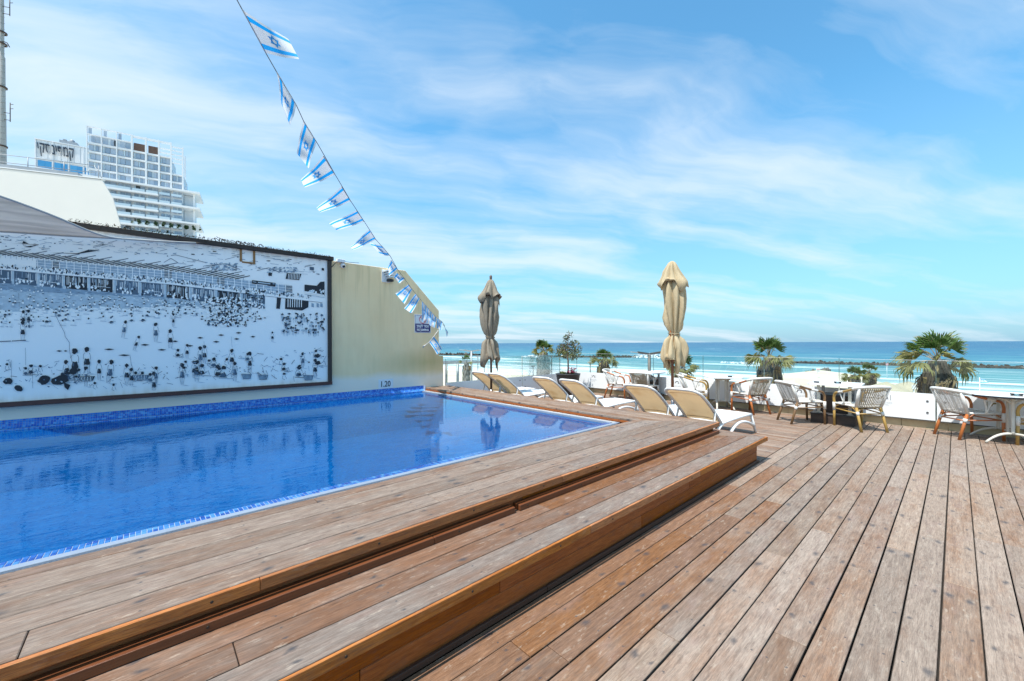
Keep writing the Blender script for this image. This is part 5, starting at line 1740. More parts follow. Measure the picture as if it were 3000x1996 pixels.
# notice boards and flag on the sand
for lab, px_, py_, dd, w_, h_, mt, ph_ in (('white notice board with a red line on the sand spit', 2397, 1085, 60, 0.56, 0.62, 'white', 1.6), ('small pink warning board on a thin pole standing in the water', 2599, 1068, 95, 0.58, 0.5, 'pink', 3.2), ('white box sign between the two beach parasols', 2679, 1134, 30, 0.36, 0.30, 'white', 1.4)):
    c_ = at(px_, py_, dd)
    if mt == 'pink' and 'pink' not in M: M['pink'] = simple('faded_pink_board', (0.62, 0.33, 0.36), rough=0.6)
    o = root('notice_board', lab, 'sign', c_, math.atan2(RT.y, RT.x))
    g = MB(); g.box((-w_ / 2, -0.03, -h_ / 2), (w_ / 2, 0.03, h_ / 2)); g.build('board', M[mt], o, 0.005)
    g = MB(); g.tube([(0, 0.06, -h_ / 2 - ph_), (0, 0.06, h_ / 2)], 0.045, 0, 6); g.build('pole', M['white'], o)
    if 'red line' in lab:
        g = MB(); g.box((-w_ * 0.42, -0.036, 0.06), (w_ * 0.42, -0.031, 0.13)); g.build('red_line', M['red'], o)
        g = MB(); g.box((-w_ * 0.4, -0.036, -0.16), (w_ * 0.4, -0.031, -0.12)); g.box((-w_ * 0.4, -0.036, -0.06), (w_ * 0.3, -0.031, -0.03)); g.build('print_lines', M['post_pale'], o)
fp = at(2871, 1140, 30)
g = MB(); g.tube([fp - Vector((0, 0, 1.9)), at(2870, 1106, 30)], 0.022, 0, 6)
tag(g.build('flag_pole', M['white']), 'thin white pole of the small beach flag', 'flagpole')
make_flag(((2871, 1107), (2872, 1123), (2899, 1124), (2886, 1114)), 0.05, 'small blue and white flag on a pole over the water at the right', lambda p_: 30.0, None)
# beach parasols
M['thatch'] = simple('sand_coloured_parasol_cloth', (0.52, 0.46, 0.34), (0.44, 0.39, 0.285), 3, 0.8, transl=0.2)
for k_, (px_, py_, dd, rad, lab) in enumerate(((2597, 1119, 31, 1.65, 'left sand-coloured beach parasol behind the white panel'), (2662, 1118, 32, 1.7, 'middle sand-coloured beach parasol beside the largest palm'), (2640, 1141, 25, 1.4, 'lower sand-coloured parasol in front of the other two'), (2705, 1150, 23, 1.3, 'sand-coloured parasol almost hidden behind the palm trunk'))):
    c_ = at(px_, py_, dd)
    o = root('beach_parasol', lab, 'parasol', (c_.x, c_.y, GZ), rp.uniform(0, 1), group='parasols on the beach')
    h = c_.z - GZ
    g = MB(); g.lathe([(0.03, h), (rad * 0.35, h - 0.20), (rad * 0.7, h - 0.50), (rad, h - 0.88), (rad * 0.97, h - 0.92), (rad * 0.68, h - 0.55), (0.03, h - 0.06)], 0, 16, smooth=False, fn=lambda a, z: 1 + 0.025 * math.cos(a * 8)); g.build('canopy', M['thatch'], o)
    g = MB(); g.tube([(0, 0, 0), (0, 0, h - 0.04)], 0.035, 0, 6); g.build('pole', M['straw'], o)

# ------------------------------------------------------------------ stone curb and glass balustrades
M['limestone'] = simple('yellow_limestone', (0.66, 0.53, 0.33), (0.50, 0.395, 0.23), 3.0, 0.85, 0.35, 25)
cb = root('stone_curb', 'low yellow limestone curb along the foot of the glass balustrade', 'curb')
v = -6.0
while v < 9.15:
    e = min(v + 0.61, 9.15)
    b_ = MB(); b_.box((10.652, v + 0.002, -0.04), (10.93, e - 0.002, 0.135 + rng.uniform(-0.002, 0.002))); b_.build('curb_stone', M['limestone'], cb, 0.006)
    v = e
m, t = new_mat('clear_glass')
fr = t.n('Fresnel', {'IOR': 1.42})
tr = t.n('BsdfTransparent', {'Color': (0.93, 0.975, 0.965)})
gl = t.n('BsdfGlossy', {'Color': (1, 1, 1), 'Roughness': 0.01})
t.out(t.n('MixShader', {0: t.m('MULTIPLY', fr, 0.75), 1: tr, 2: gl}))
M['glass'] = m
M['glass_edge'] = simple('green_glass_edge', (0.10, 0.17, 0.16), (0.07, 0.13, 0.12), rough=0.2)
M['frost'] = simple('white_frosted_film', (0.84, 0.855, 0.86), (0.80, 0.82, 0.83), 1.5, 0.35, spec=0.5)
M['bolt'] = simple('steel_bolt', (0.20, 0.20, 0.21), rough=0.3, metal=0.8)
M['logo'] = simple('grey_print', (0.20, 0.205, 0.21), (0.17, 0.17, 0.18), rough=0.5)
M['logo_soft'] = simple('faded_grey_print', (0.47, 0.49, 0.50), (0.44, 0.46, 0.47), rough=0.5)
M['logo_gold'] = simple('ochre_print', (0.30, 0.22, 0.09), rough=0.5)


def glass_pane(parent, a, b, fixed, axis, ztop, zfrost, z0, bolts=True):
    """one pane between a and b; axis 'y' runs along +Y facing the camera side (-X), axis 'x' along +X facing -Y"""
    def bx(g_, s0, s1, d0, d1, h0, h1):
        if axis == 'y':
            g_.box((fixed + d0, s0, h0), (fixed + d1, s1, h1))
        else:
            g_.box((s0, fixed + d0, h0), (s1, fixed + d1, h1))
    g_ = MB(); bx(g_, a + 0.008, b - 0.008, 0.0, 0.012, z0, ztop); p = g_.build('glass_pane', M['glass'], parent)
    g_ = MB()
    bx(g_, a + 0.004, a + 0.0075, 0.0, 0.012, z0, ztop); g_.build('glass_edge', M['glass_edge'], p)
    g_ = MB(); bx(g_, b - 0.0075, b - 0.004, 0.0, 0.012, z0, ztop); g_.build('glass_edge', M['glass_edge'], p)
    g_ = MB(); bx(g_, a + 0.008, b - 0.008, 0.0, 0.012, ztop + 0.0005, ztop + 0.004); g_.build('top_edge', M['frost'], p)
    g_ = MB(); bx(g_, a + 0.010, b - 0.010, -0.007, -0.001, z0 + 0.004, zfrost); g_.build('frosted_panel', M['frost'], p)
    g_ = MB(); bx(g_, a + 0.006, b - 0.006, -0.010, 0.016, z0 - 0.014, z0 + 0.0035); g_.build('bottom_rail', M['post'], p)
    if bolts:
        for s_ in (a + 0.11, b - 0.11):
            for h in (z0 + 0.14, z0 + 0.35):
                g_ = MB()
                if axis == 'y': g_.tube([(fixed + 0.02, s_, h), (fixed - 0.016, s_, h)], 0.017, 0, 10)
                else: g_.tube([(s_, fixed + 0.02, h), (s_, fixed - 0.016, h)], 0.017, 0, 10)
                g_.build('bolt', M['bolt'], p)
    return p


br = root('glass_balustrade', 'long glass balustrade with white lower panels facing the sea behind the chairs', 'balustrade')
js = [-6.6, -5.24, -3.87, -2.5, -1.12, 0.25, 1.63, 3.0, 4.38, 5.75, 7.12, 8.49, 9.19]
YR = (R(90), 0, R(-90))
for a_, b_ in zip(js, js[1:]):
    p = glass_pane(br, a_, b_, 10.6, 'y', 1.25, 0.645, 0.155)
    if b_ - a_ > 1 and b_ < 8.6 and a_ > -3:
        cy = (a_ + b_) / 2
        gold = -1.2 < a_ < -1.0
        g = MB()
        xx = 10.5918
        for i in range(14):
            q0, q1 = R(-25 + 235 * i / 14), R(-25 + 235 * (i + 1) / 14)
            w0 = 0.030 + 0.012 * math.sin(math.pi * i / 14)
            ring = [(0.052, q0), (0.052, q1), (0.052 - w0 * 0.7, q1), (0.052 - w0 * 0.7, q0)]
            g.quad(*[(xx, cy - r_ * math.cos(q), 0.515 + r_ * math.sin(q) * 0.9) for r_, q in ring])
        g.poly([(xx, cy - 0.01, 0.492), (xx, cy - 0.035, 0.498), (xx, cy - 0.068, 0.490), (xx, cy - 0.035, 0.484)])
        for (y0, y1, z0, z1) in ((0.09, 0.082, 0.47, 0.57), (-0.082, -0.09, 0.47, 0.57)):
            g.quad((xx, cy + y0, z0), (xx, cy + y1, z0), (xx, cy + y1, z1), (xx, cy + y0, z1))
        g.build('emblem', M['logo_gold' if gold else 'logo'], p)
        text_mesh('lettering', 'ORCHID', 0.052, M['logo_soft'], p, (xx, cy, 0.415), YR, 0.0003, width=0.22)
        text_mesh('lettering', 'HOTEL', 0.03, M['logo_soft'], p, (xx, cy, 0.375), YR, 0.0003, width=0.13)
bl = root('glass_balustrade', 'shaded glass balustrade with grey lower panels beside the end of the yellow wall', 'balustrade')
for a_, b_ in zip([5.93, 7.39, 8.77, 10.16, 10.59], [7.39, 8.77, 10.16, 10.59]):
    glass_pane(bl, a_, b_, 9.2, 'x', 1.19, 0.545, 0.08, b_ - a_ > 1)

# ------------------------------------------------------------------ sun loungers
m, t = new_mat('tan_sling_fabric')
tcn = t.n('TexCoord')
n1 = t.n('TexNoise', {'Vector': (tcn, 'Object'), 'Scale': 5.0, 'Detail': 5.0, 'Roughness': 0.6})
oi = t.n('ObjectInfo')
n1b = t.n('TexNoise', {'Vector': t.n('VectorMath', {0: (tcn, 'Object'), 1: t.n('CombineXYZ', {0: t.m('MULTIPLY', (oi, 'Random'), 30.0), 1: 0.0, 2: 0.0})}, operation='ADD'), 'Scale': 3.0, 'Detail': 4.0})
c = t.ramp(n1b, [(0.3, (0.80, 0.54, 0.28)), (0.55, (0.73, 0.49, 0.26)), (0.75, (0.60, 0.35, 0.15))])
b = t.n('BsdfPrincipled', {'Base Color': c, 'Roughness': 0.8, 'Specular IOR Level': 0.2})
tr = t.n('BsdfTranslucent', {'Color': c})
t.out(t.n('MixShader', {0: 0.46, 1: b, 2: tr}))
M['sling'] = m
M['weave_tan'] = simple('weathered_tan_weave', (0.50, 0.43, 0.315), (0.36, 0.30, 0.21), 30, 0.65, 0.3, 160)
M['sling_white'] = simple('white_sling_fabric', (0.78, 0.78, 0.755), (0.70, 0.70, 0.68), 3, 0.7, transl=0.12)
M['frame_white'] = simple('white_resin_frame', (0.80, 0.80, 0.785), (0.70, 0.70, 0.685), 4, 0.4, spec=0.4)
M['frame_grey'] = simple('weathered_resin_frame', (0.58, 0.57, 0.55), (0.50, 0.49, 0.47), 4, 0.5)


def lounger(label, x, y, rz, tilt=0.0, first=[None]):
    if first[0] is None:
        o = root('sun_lounger', None, 'sun lounger', group='sun loungers in a row facing the sea')
        # backrest: tilted frame with rounded top corners; drawn in its own plane, then turned up
        PX, PZ, BL, BW = -0.18, 0.31, 0.90, 0.29
        el = R(142)
        def bp(a, s_, off=0.0):
            return Vector((PX + a * math.cos(el) - off * math.sin(el), s_, PZ + a * math.sin(el) + off * math.cos(el)))
        def prof(a):      # gentle curve of the back
            return -0.03 * math.sin(math.pi * a / BL)
        path = [bp(a, -BW, prof(a)) for a in (0, 0.2, 0.4, 0.6, BL - 0.14)] + [bp(BL - 0.14 + 0.14 * math.sin(R(q)), -BW + 0.14 - 0.14 * math.cos(R(q)), prof(BL - 0.1)) for q in (25, 50, 70, 90)]
        path += [Vector((p_.x, -p_.y, p_.z)) for p_ in path[::-1]]
        g_ = MB(); g_.tube(path, 0.028, 0, 10, 0.72); bk = g_.build('backrest_frame', M['frame_white'], o)
        def edge(a):
            q = a - (BL - 0.14)
            return BW - 0.016 if q <= 0 else BW - 0.014 - 0.14 + 0.14 * math.cos(math.asin(min(1, q / 0.14)))
        g_ = MB(); g_.grid(lambda i, j: bp(i * (BL - 0.012), (j * 2 - 1) * edge(i * (BL - 0.012)), prof(i * BL) - 0.006 - 0.02 * math.sin(math.pi * j)), 22, 8)
        bs_ = g_.build('backrest_sling', M['sling'], o)
        g_ = MB()
        for q_ in (0.745, 0.06):
            g_.grid(lambda i, j: bp(q_ + i * 0.018, (j * 2 - 1) * (BW - 0.03), prof(q_) - 0.0105 - 0.02 * math.sin(math.pi * j)), 1, 8)
        g_.build('stitched_seam', M['weave_tan'], bs_)
        g_ = MB()
        for s_ in (-1, 1):
            g_.tube([(-0.2, s_ * BW, 0.30), (0.2, s_ * BW, 0.322), (0.6, s_ * BW, 0.335), (0.92, s_ * BW, 0.325)], 0.026, 0, 10, 0.8)
        g_.tube([(0.92, -BW, 0.325), (0.95, -BW + 0.05, 0.322), (0.95, BW - 0.05, 0.322), (0.92, BW, 0.325)], 0.026, 0, 10, 0.8)
        g_.tube([(-0.2, -BW, 0.30), (-0.2, BW, 0.30)], 0.02, 0, 8)
        g_.build('seat_frame', M['frame_white'], o)
        g_ = MB(); g_.grid(lambda i, j: Vector((-0.19 + i * 1.12, (j * 2 - 1) * (BW - 0.015), 0.318 + 0.022 * math.sin(i * 2.6) - 0.016 * math.sin(math.pi * j))), 16, 8)
        g_.build('seat_sling', M['sling_white'], o)
        for s_ in (-1, 1):
            g_ = MB(); g_.tube([(0.90, s_ * BW, 0.32), (0.955, s_ * (BW + 0.025), 0.16), (0.985, s_ * (BW + 0.045), 0.0)], [0.026, 0.024, 0.022], 0, 8, 0.7); g_.build('leg', M['frame_white'], o)
            g_ = MB(); g_.tube(arc((-0.02, s_ * (BW + 0.02), 0.0), (0.30, s_ * (BW + 0.02), 0.43), (0.95, s_ * (BW + 0.03), 0.13), 12), 0.03, 0, 10, 0.75); g_.build('arched_leg', M['frame_white'], o)
            g_ = MB(); g_.tube(arc((-0.55, s_ * (BW + 0.03), 0.0), (-0.42, s_ * (BW + 0.02), 0.20), (-0.12, s_ * BW, 0.30), 8), 0.026, 0, 8, 0.75); g_.build('rear_leg', M['frame_white'], o)
            g_ = MB(); g_.tube([bp(0.30, s_ * (BW + 0.012), -0.03), (-0.47, s_ * (BW + 0.03), 0.27), (-0.49, s_ * (BW + 0.03), 0.13)], 0.018, 0, 8); g_.build('strut', M['frame_grey'], o)
        g_ = MB(); g_.tube([(-0.48, -BW - 0.02, 0.10), (-0.48, BW + 0.02, 0.10)], 0.016, 0, 8); g_.build('crossbar', M['frame_grey'], o)
        first[0] = o
    else:
        o = copy_tree(first[0])
    o.location = (x, y, 0.0)
    o.rotation_euler = (0, 0, rz)
    o['label'] = label
    return o


lounger('nearest white sun lounger with tan sling back, beside the corner of the steps', 6.99, 2.80, R(-5))
lounger('white sun lounger with tan sling back, just left of the right parasol pole', 7.02, 3.60, R(-2.5))
lounger('white sun lounger with tan sling back, in front of the potted tree', 6.95, 5.02, R(-3.5))
lounger('white sun lounger with pale sling back, third from the far end of the row', 7.0, 5.86, R(0.5))
lounger('white sun lounger with brown sling back, right of the left parasol pole', 6.96, 7.33, R(-1.5))
lounger('farthest white sun lounger, left of the left parasol pole', 7.02, 8.08, R(1.5))

# ------------------------------------------------------------------ closed parasols
def parasol(label, x, y, ztop, L, tone, seed, pole_mat, bend):
    o = root('parasol', label, 'parasol', (x, y, 0), 0, 'closed parasols on the terrace')
    rr_ = random.Random(seed)
    ph = rr_.uniform(0, 6)
    c1, c2 = tone
    m_ = simple('parasol_canvas_%s' % ('warm' if seed == 1 else 'grey'), c1, c2, 3.2, 0.85, 1.0, 7, stretch=(3.0, 3.0, 0.8), transl=0.10)
    dk = simple('parasol_seam_%s' % ('warm' if seed == 1 else 'grey'), tuple(q * 0.6 for q in c1), None, 3, 0.9)
    zb = ztop - L
    prof = [(1.0, .165), (.975, .172), (.95, .175), (.91, .173), (.86, .164), (.81, .150), (.775, .130), (.745, .105), (.725, .086), (.705, .090), (.675, .118), (.63, .145), (.56, .165), (.47, .175), (.38, .178), (.30, .174), (.25, .165), (.20, .135), (.12, .085), (.06, .065)]
    NS = 96

    def canopy(prof_, m_i, pleat, jag, nm, out=0.0, seedoff=0.0):
        g_ = MB()
        k0 = 0
        for i, (f, r_) in enumerate(prof_):
            for j in range(NS):
                a = 2 * math.pi * j / NS
                fold = abs(math.sin(4 * a + ph + seedoff + 1.5 * math.sin(f * 4 + seedoff) + 0.5 * math.sin(2 * a + f * 9))) ** 0.6
                nz = mnoise.noise((math.cos(a) * 1.7 + seed * 3, math.sin(a) * 1.7, f * 4.2))
                nz2 = mnoise.noise((math.cos(a) * 4 + seed * 5, math.sin(a) * 4, f * 9.0))
                tight = 0.5 if 0.70 < f < 0.75 else (1.45 if f > 0.76 else 1.0)
                q = r_ * (1 + pleat * tight * (fold - 0.62) + 0.38 * tight * nz + 0.12 * tight * nz2) + out
                zz = zb + L * (1 - f)
                if i == 0:
                    zz += jag * (0.55 * math.sin(a * 2 + ph * 2) + 0.5 * math.sin(a * 4 + ph) + 0.35 * math.sin(a * 7)) - 0.02
                cx = bend * math.sin(f * 3.0) * (1 if f > 0.1 else 0)
                g_.v.append((q * math.cos(a) + cx, q * math.sin(a) - cx * 0.8, zz))
        for i in range(len(prof_) - 1):
            for j in range(NS):
                a, b_ = i * NS + j, i * NS + (j + 1) % NS
                g_.face((a, b_, b_ + NS, a + NS), 0, True)
        ob = g_.build(nm, m_, o)
        md = ob.modifiers.new('thickness', 'SOLIDIFY'); md.thickness = 0.004
        return ob
    canopy(prof, 0, 0.66, 0.20, 'canopy')
    cap = [(.225, .232), (.205, .214), (.18, .190), (.14, .152), (.10, .125), (.05, .085), (.015, .055), (.0, .014)]
    canopy(cap, 0, 0.40, 0.15, 'vent_cap', 0.012, 0.7)
    g_ = MB()
    tie = []
    for j in range(25):
        a = 2 * math.pi * j / 24
        cx = bend * math.sin(0.72 * 3)
        tie.append((0.112 * math.cos(a) + cx, 0.112 * math.sin(a) - cx * 0.8, zb + L * 0.283 + 0.012 * math.sin(a)))
    g_.tube(tie, 0.012, 0, 6); g_.build('tie_strap', dk, o)
    g_ = MB(); g_.tube([(0, 0, 0.42), (0, 0, zb + L * 0.9)], 0.028, 0, 12); g_.build('pole', pole_mat, o)
    g_ = MB(); g_.tube([(0, 0, 0.0), (0, 0, 0.46)], 0.034, 0, 12); g_.build('base_tube', M['bolt'], o)
    g_ = MB(); g_.lathe([(0.0, 0.055), (0.05, 0.055), (0.26, 0.03), (0.27, 0.0)], 0, 20); g_.build('base_plate', M['post'], o)
    for k_ in range(6):
        a = k_ * R(60) + ph
        g_ = MB(); g_.tube([(0.045 * math.cos(a), 0.045 * math.sin(a), zb + L * 0.45), (0.085 * math.cos(a), 0.085 * math.sin(a), zb + 0.02)], 0.012, 0, 6); g_.build('rib', M['chair_orange'], o)
    if seed == 2:
        g_ = MB(); g_.lathe([(0.0, 0.11), (0.025, 0.10), (0.035, 0.07), (0.032, 0.03), (0.03, -0.05)], 0, 12, (0, 0, ztop)); g_.build('finial', pole_mat, o)
    return o


M['chair_orange'] = simple('orange_stained_cane', (0.46, 0.145, 0.035), (0.36, 0.105, 0.026), 7, 0.35, 0.1, 40, spec=0.5, stretch=(1, 1, 0.4))
M['chair_gold'] = simple('golden_cane', (0.47, 0.30, 0.085), (0.36, 0.215, 0.055), 7, 0.35, 0.1, 40, spec=0.5)
M['chair_brown'] = simple('brown_cane', (0.22, 0.125, 0.055), (0.145, 0.080, 0.036), 7, 0.35, 0.1, 40, spec=0.5)
M['chair_dark'] = simple('black_cane', (0.045, 0.042, 0.04), (0.03, 0.028, 0.027), 7, 0.35)
M['pole_brown'] = simple('red_brown_wood_pole', (0.20, 0.078, 0.036), (0.13, 0.05, 0.026), 5, 0.4, stretch=(8, 8, 0.6))
M['pole_grey'] = simple('grey_brown_wood_pole', (0.165, 0.115, 0.085), (0.11, 0.075, 0.057), 5, 0.5, stretch=(8, 8, 0.6))
parasol('closed beige parasol, the taller one right of centre behind the loungers', 8.1, 3.97, 3.29, 2.10, ((0.56, 0.45, 0.285), (0.46, 0.36, 0.215)), 1, M['pole_brown'], 0.035)
parasol('closed grey-beige parasol beside the yellow wall, smaller in view', 6.29, 7.71, 3.17, 1.98, ((0.325, 0.275, 0.205), (0.25, 0.21, 0.157)), 2, M['pole_grey'], -0.02)

# ------------------------------------------------------------------ cane armchairs
M['weave'] = simple('white_plastic_weave', (0.74, 0.73, 0.695), (0.60, 0.585, 0.54), 30, 0.55, 0.3, 160)
M['weave_grey'] = simple('grey_weave', (0.46, 0.455, 0.43), (0.30, 0.30, 0.285), 30, 0.65, 0.3, 160)


def cane_chair(label, x, y, face, fmat, weave='v', wmat='weave', arm_wrap=True):
    o = root('cane_armchair', label, 'chair', (x, y, 0), face, 'cane armchairs along the balustrade')
    F, Wv = M[fmat], M[wmat]
    wh = M['weave']
    for s_ in (-1, 1):
        g_ = MB(); g_.tube([(0.245, s_ * 0.245, 0.0), (0.235, s_ * 0.25, 0.43)], [0.020, 0.022], 0, 10); lg = g_.build('leg', F, o)
        g_ = MB(); g_.tube([(0.2405, s_ * 0.2475, 0.30), (0.236, s_ * 0.25, 0.45)], 0.027, 0, 10); g_.build('wrap', wh, lg)
        g_ = MB(); g_.tube([(-0.375, s_ * 0.215, 0.0), (-0.245, s_ * 0.205, 0.42)], [0.021, 0.022], 0, 10); lg = g_.build('leg', F, o)
        g_ = MB(); g_.tube([(-0.288, s_ * 0.2085, 0.285), (-0.270, s_ * 0.207, 0.34)], 0.026, 0, 10); g_.build('wrap', wh, lg)
        # armrest: up from the front leg, back along the side to the rail
        a1 = spline([(0.235, s_ * 0.25, 0.43), (0.235, s_ * 0.255, 0.54), (0.19, s_ * 0.262, 0.625), (0.09, s_ * 0.270, 0.655)], 6)
        g_ = MB(); g_.tube(a1, 0.021, 0, 10); ar = g_.build('armrest', F, o)
        a2 = spline([(0.09, s_ * 0.270, 0.655), (0.0, s_ * 0.276, 0.672), (-0.04, s_ * 0.278, 0.68)], 5)
        g_ = MB(); g_.tube(a2, 0.024, 0, 10); g_.build('wrap', wh, ar)
        a3 = spline([(-0.04, s_ * 0.278, 0.68), (-0.16, s_ * 0.279, 0.715), (-0.27, s_ * 0.272, 0.755)], 5)
        g_ = MB(); g_.tube(a3, 0.021, 0, 10); g_.build('rear_cane', F, ar)
        g_ = MB(); g_.tube([(-0.235, s_ * 0.205, 0.41), (-0.375, s_ * 0.250, 0.785)], 0.025, 0, 10); g_.build('back_post', wh, o)
        g_ = MB()
        g_.tube(arc((0.0, s_ * 0.245, 0.445), (0.01, s_ * 0.262, 0.55), (0.075, s_ * 0.270, 0.65), 6), 0.012, 0, 6)
        g_.tube(arc((-0.012, s_ * 0.245, 0.445), (-0.01, s_ * 0.262, 0.55), (-0.075, s_ * 0.277, 0.685), 6), 0.012, 0, 6)
        g_.build('arm_brace', wh, o)
        g_ = MB(); g_.tube([(0.24, s_ * 0.248, 0.335), (-0.275, s_ * 0.208, 0.315)], 0.011, 0, 6)
        g_.tube(arc((0.235, s_ * 0.235, 0.36), (0.16, s_ * 0.235, 0.40), (0.14, s_ * 0.235, 0.425), 5), 0.008, 0, 5)
        g_.tube(arc((-0.265, s_ * 0.208, 0.34), (-0.19, s_ * 0.215, 0.39), (-0.16, s_ * 0.22, 0.42), 5), 0.008, 0, 5)
        g_.build('side_stretcher', F, o)
    g_ = MB(); g_.tube([(0.24, -0.245, 0.325), (0.24, 0.245, 0.325)], 0.011, 0, 6); g_.build('front_stretcher', F, o)
    g_ = MB(); g_.tube([(-0.278, -0.208, 0.31), (-0.278, 0.208, 0.31)], 0.011, 0, 6)
    for s_ in (-1, 1):
        g_.tube(arc((-0.275, s_ * 0.205, 0.33), (-0.255, s_ * 0.17, 0.39), (-0.25, s_ * 0.08, 0.40), 6), 0.008, 0, 5)
    g_.build('rear_stretcher', F, o)
    rail = spline([(-0.255, 0.274, 0.75), (-0.375, 0.252, 0.787), (-0.435, 0.14, 0.803), (-0.455, 0.0, 0.808), (-0.435, -0.14, 0.803), (-0.375, -0.252, 0.787), (-0.255, -0.274, 0.75)], 5)
    g_ = MB(); g_.tube(rail, 0.027, 0, 10); g_.build('top_rail', wh, o)
    # woven back: strands between posts, over a few cross canes
    def B(i, j):      # i across, j up
        yb = (i * 2 - 1)
        w0, w1 = 0.195, 0.238
        yy = yb * (w0 + (w1 - w0) * j)
        bow = (1 - yb * yb)
        xx = -0.240 - 0.138 * j - bow * (0.030 + 0.055 * j)
        return Vector((xx, yy, 0.415 + 0.372 * j + 0.015 * bow * j))
    g_ = MB()
    if weave == 'v':
        n_ = 30
        for k_ in range(n_):
            i0, i1 = (k_ + 0.12) / n_, (k_ + 0.86) / n_
            for q in range(6):
                j0, j1 = q / 6, (q + 1) / 6
                dp = Vector((0.004 if (k_ % 2) else -0.003, 0, 0))
                g_.quad(B(i0, j0) + dp, B(i1, j0) + dp, B(i1, j1) + dp, B(i0, j1) + dp)
        for j in (0.03, 0.17, 0.50, 0.85):
            g_.tube([B(i / 8, j) + Vector((0.006, 0, 0)) for i in range(9)], 0.006, 0, 5)
    else:
        n_ = 34
        for k_ in range(n_):
            j0, j1 = (k_ + 0.06) / n_, (k_ + 0.90) / n_
            for q in range(12):
                i0, i1 = q / 12, (q + 1) / 12
                dp = Vector((0.004 if (q + k_) % 2 else -0.003, 0, 0))
                g_.quad(B(i0, j0) + dp, B(i1, j0) + dp, B(i1, j1) + dp, B(i0, j1) + dp)
        for i in (0.25, 0.5, 0.75):
            g_.tube([B(i, j / 6) + Vector((0.008, 0, 0)) for j in range(7)], 0.007, 0, 5)
    g_.build('woven_back', Wv, o, kind='stuff')
    g_ = MB()
    def Sx(i, j):
        yb = j * 2 - 1
        return Vector((-0.24 + i * 0.475, yb * (0.205 + 0.035 * i), 0.435 + 0.012 * math.sin(i * 3.1) - 0.020 * (1 - yb * yb)))
    g_.grid(Sx, 10, 10)
    for k_ in range(22):
        i0 = (k_ + 0.1) / 22
        for q in range(6):
            g_.quad(*[Sx(a_, b_) + Vector((0, 0, 0.003 + (0.003 if (q + k_) % 2 else 0))) for a_, b_ in ((i0, q / 6), (i0 + 0.036, q / 6), (i0 + 0.036, (q + 1) / 6), (i0, (q + 1) / 6))])
    g_.build('woven_seat', wh, o, kind='stuff')
    g_ = MB(); g_.tube([(-0.24, 0.205, 0.432), (0.225, 0.24, 0.435), (0.235, 0.20, 0.435), (0.235, -0.20, 0.435), (0.225, -0.24, 0.435), (-0.24, -0.205, 0.432), (-0.24, 0.205, 0.432)], 0.018, 0, 8); g_.build('seat_rim', wh, o)
    g_ = MB()
    for k_ in range(14):
        y0 = -0.225 + k_ * 0.0325
        g_.quad((0.238, y0, 0.43), (0.238, y0 + 0.027, 0.43), (0.236, y0 + 0.027, 0.375 + 0.012 * (k_ % 2)), (0.236, y0, 0.375 + 0.012 * (k_ % 2)))
    g_.grid(lambda i, j: Sx(i, j) + Vector((0, 0, -0.022 - 0.018 * math.sin(math.pi * i))), 6, 6, 0)
    g_.build('seat_underside', M['weave_tan'], o, kind='stuff')
    return o


ang = lambda x, y: math.atan2(y, x)
cane_chair('orange-legged cane armchair with white woven back, nearest the right edge', 10.16, -0.16, ang(0.67, -0.742), 'chair_orange', 'h', 'weave')
cane_chair('golden cane armchair cut off by the right edge of the photo', 10.05, -0.94, ang(0.35, 0.94), 'chair_gold', 'v', 'weave')
cane_chair('golden cane armchair with ribbed back, right of the dark planter block', 9.75, 1.23, ang(0.72, 0.69), 'chair_gold', 'v', 'weave_tan')
cane_chair('brown cane armchair with mottled back, left of the dark planter block', 9.71, 2.06, ang(0.72, -0.69), 'chair_brown', 'h', 'weave_grey')
cane_chair('orange cane armchair with tan woven back, right of the square white table', 10.22, 3.20, ang(0.50, 0.86), 'chair_orange', 'h', 'weave_tan')
cane_chair('golden cane armchair behind the nearest lounger, left of the square table', 10.12, 4.34, ang(0.30, -0.95), 'chair_gold', 'h', 'weave_grey')
cane_chair('black-railed cane armchair with its ribbed back to the loungers', 9.98, 5.66, ang(1.0, 0.06), 'chair_dark', 'v', 'weave_tan')
cane_chair('farthest orange cane armchair, seen from the side in front of the white panel', 10.12, 6.55, ang(0.22, -0.97), 'chair_orange', 'h', 'weave')

# ------------------------------------------------------------------ tables
M['table_top'] = simple('white_laminate', (0.80, 0.80, 0.79), (0.76, 0.765, 0.76), 3, 0.3)
M['table_iron'] = simple('cream_cast_iron', (0.62, 0.59, 0.52), (0.50, 0.475, 0.41), 6, 0.5, 0.2, 40)


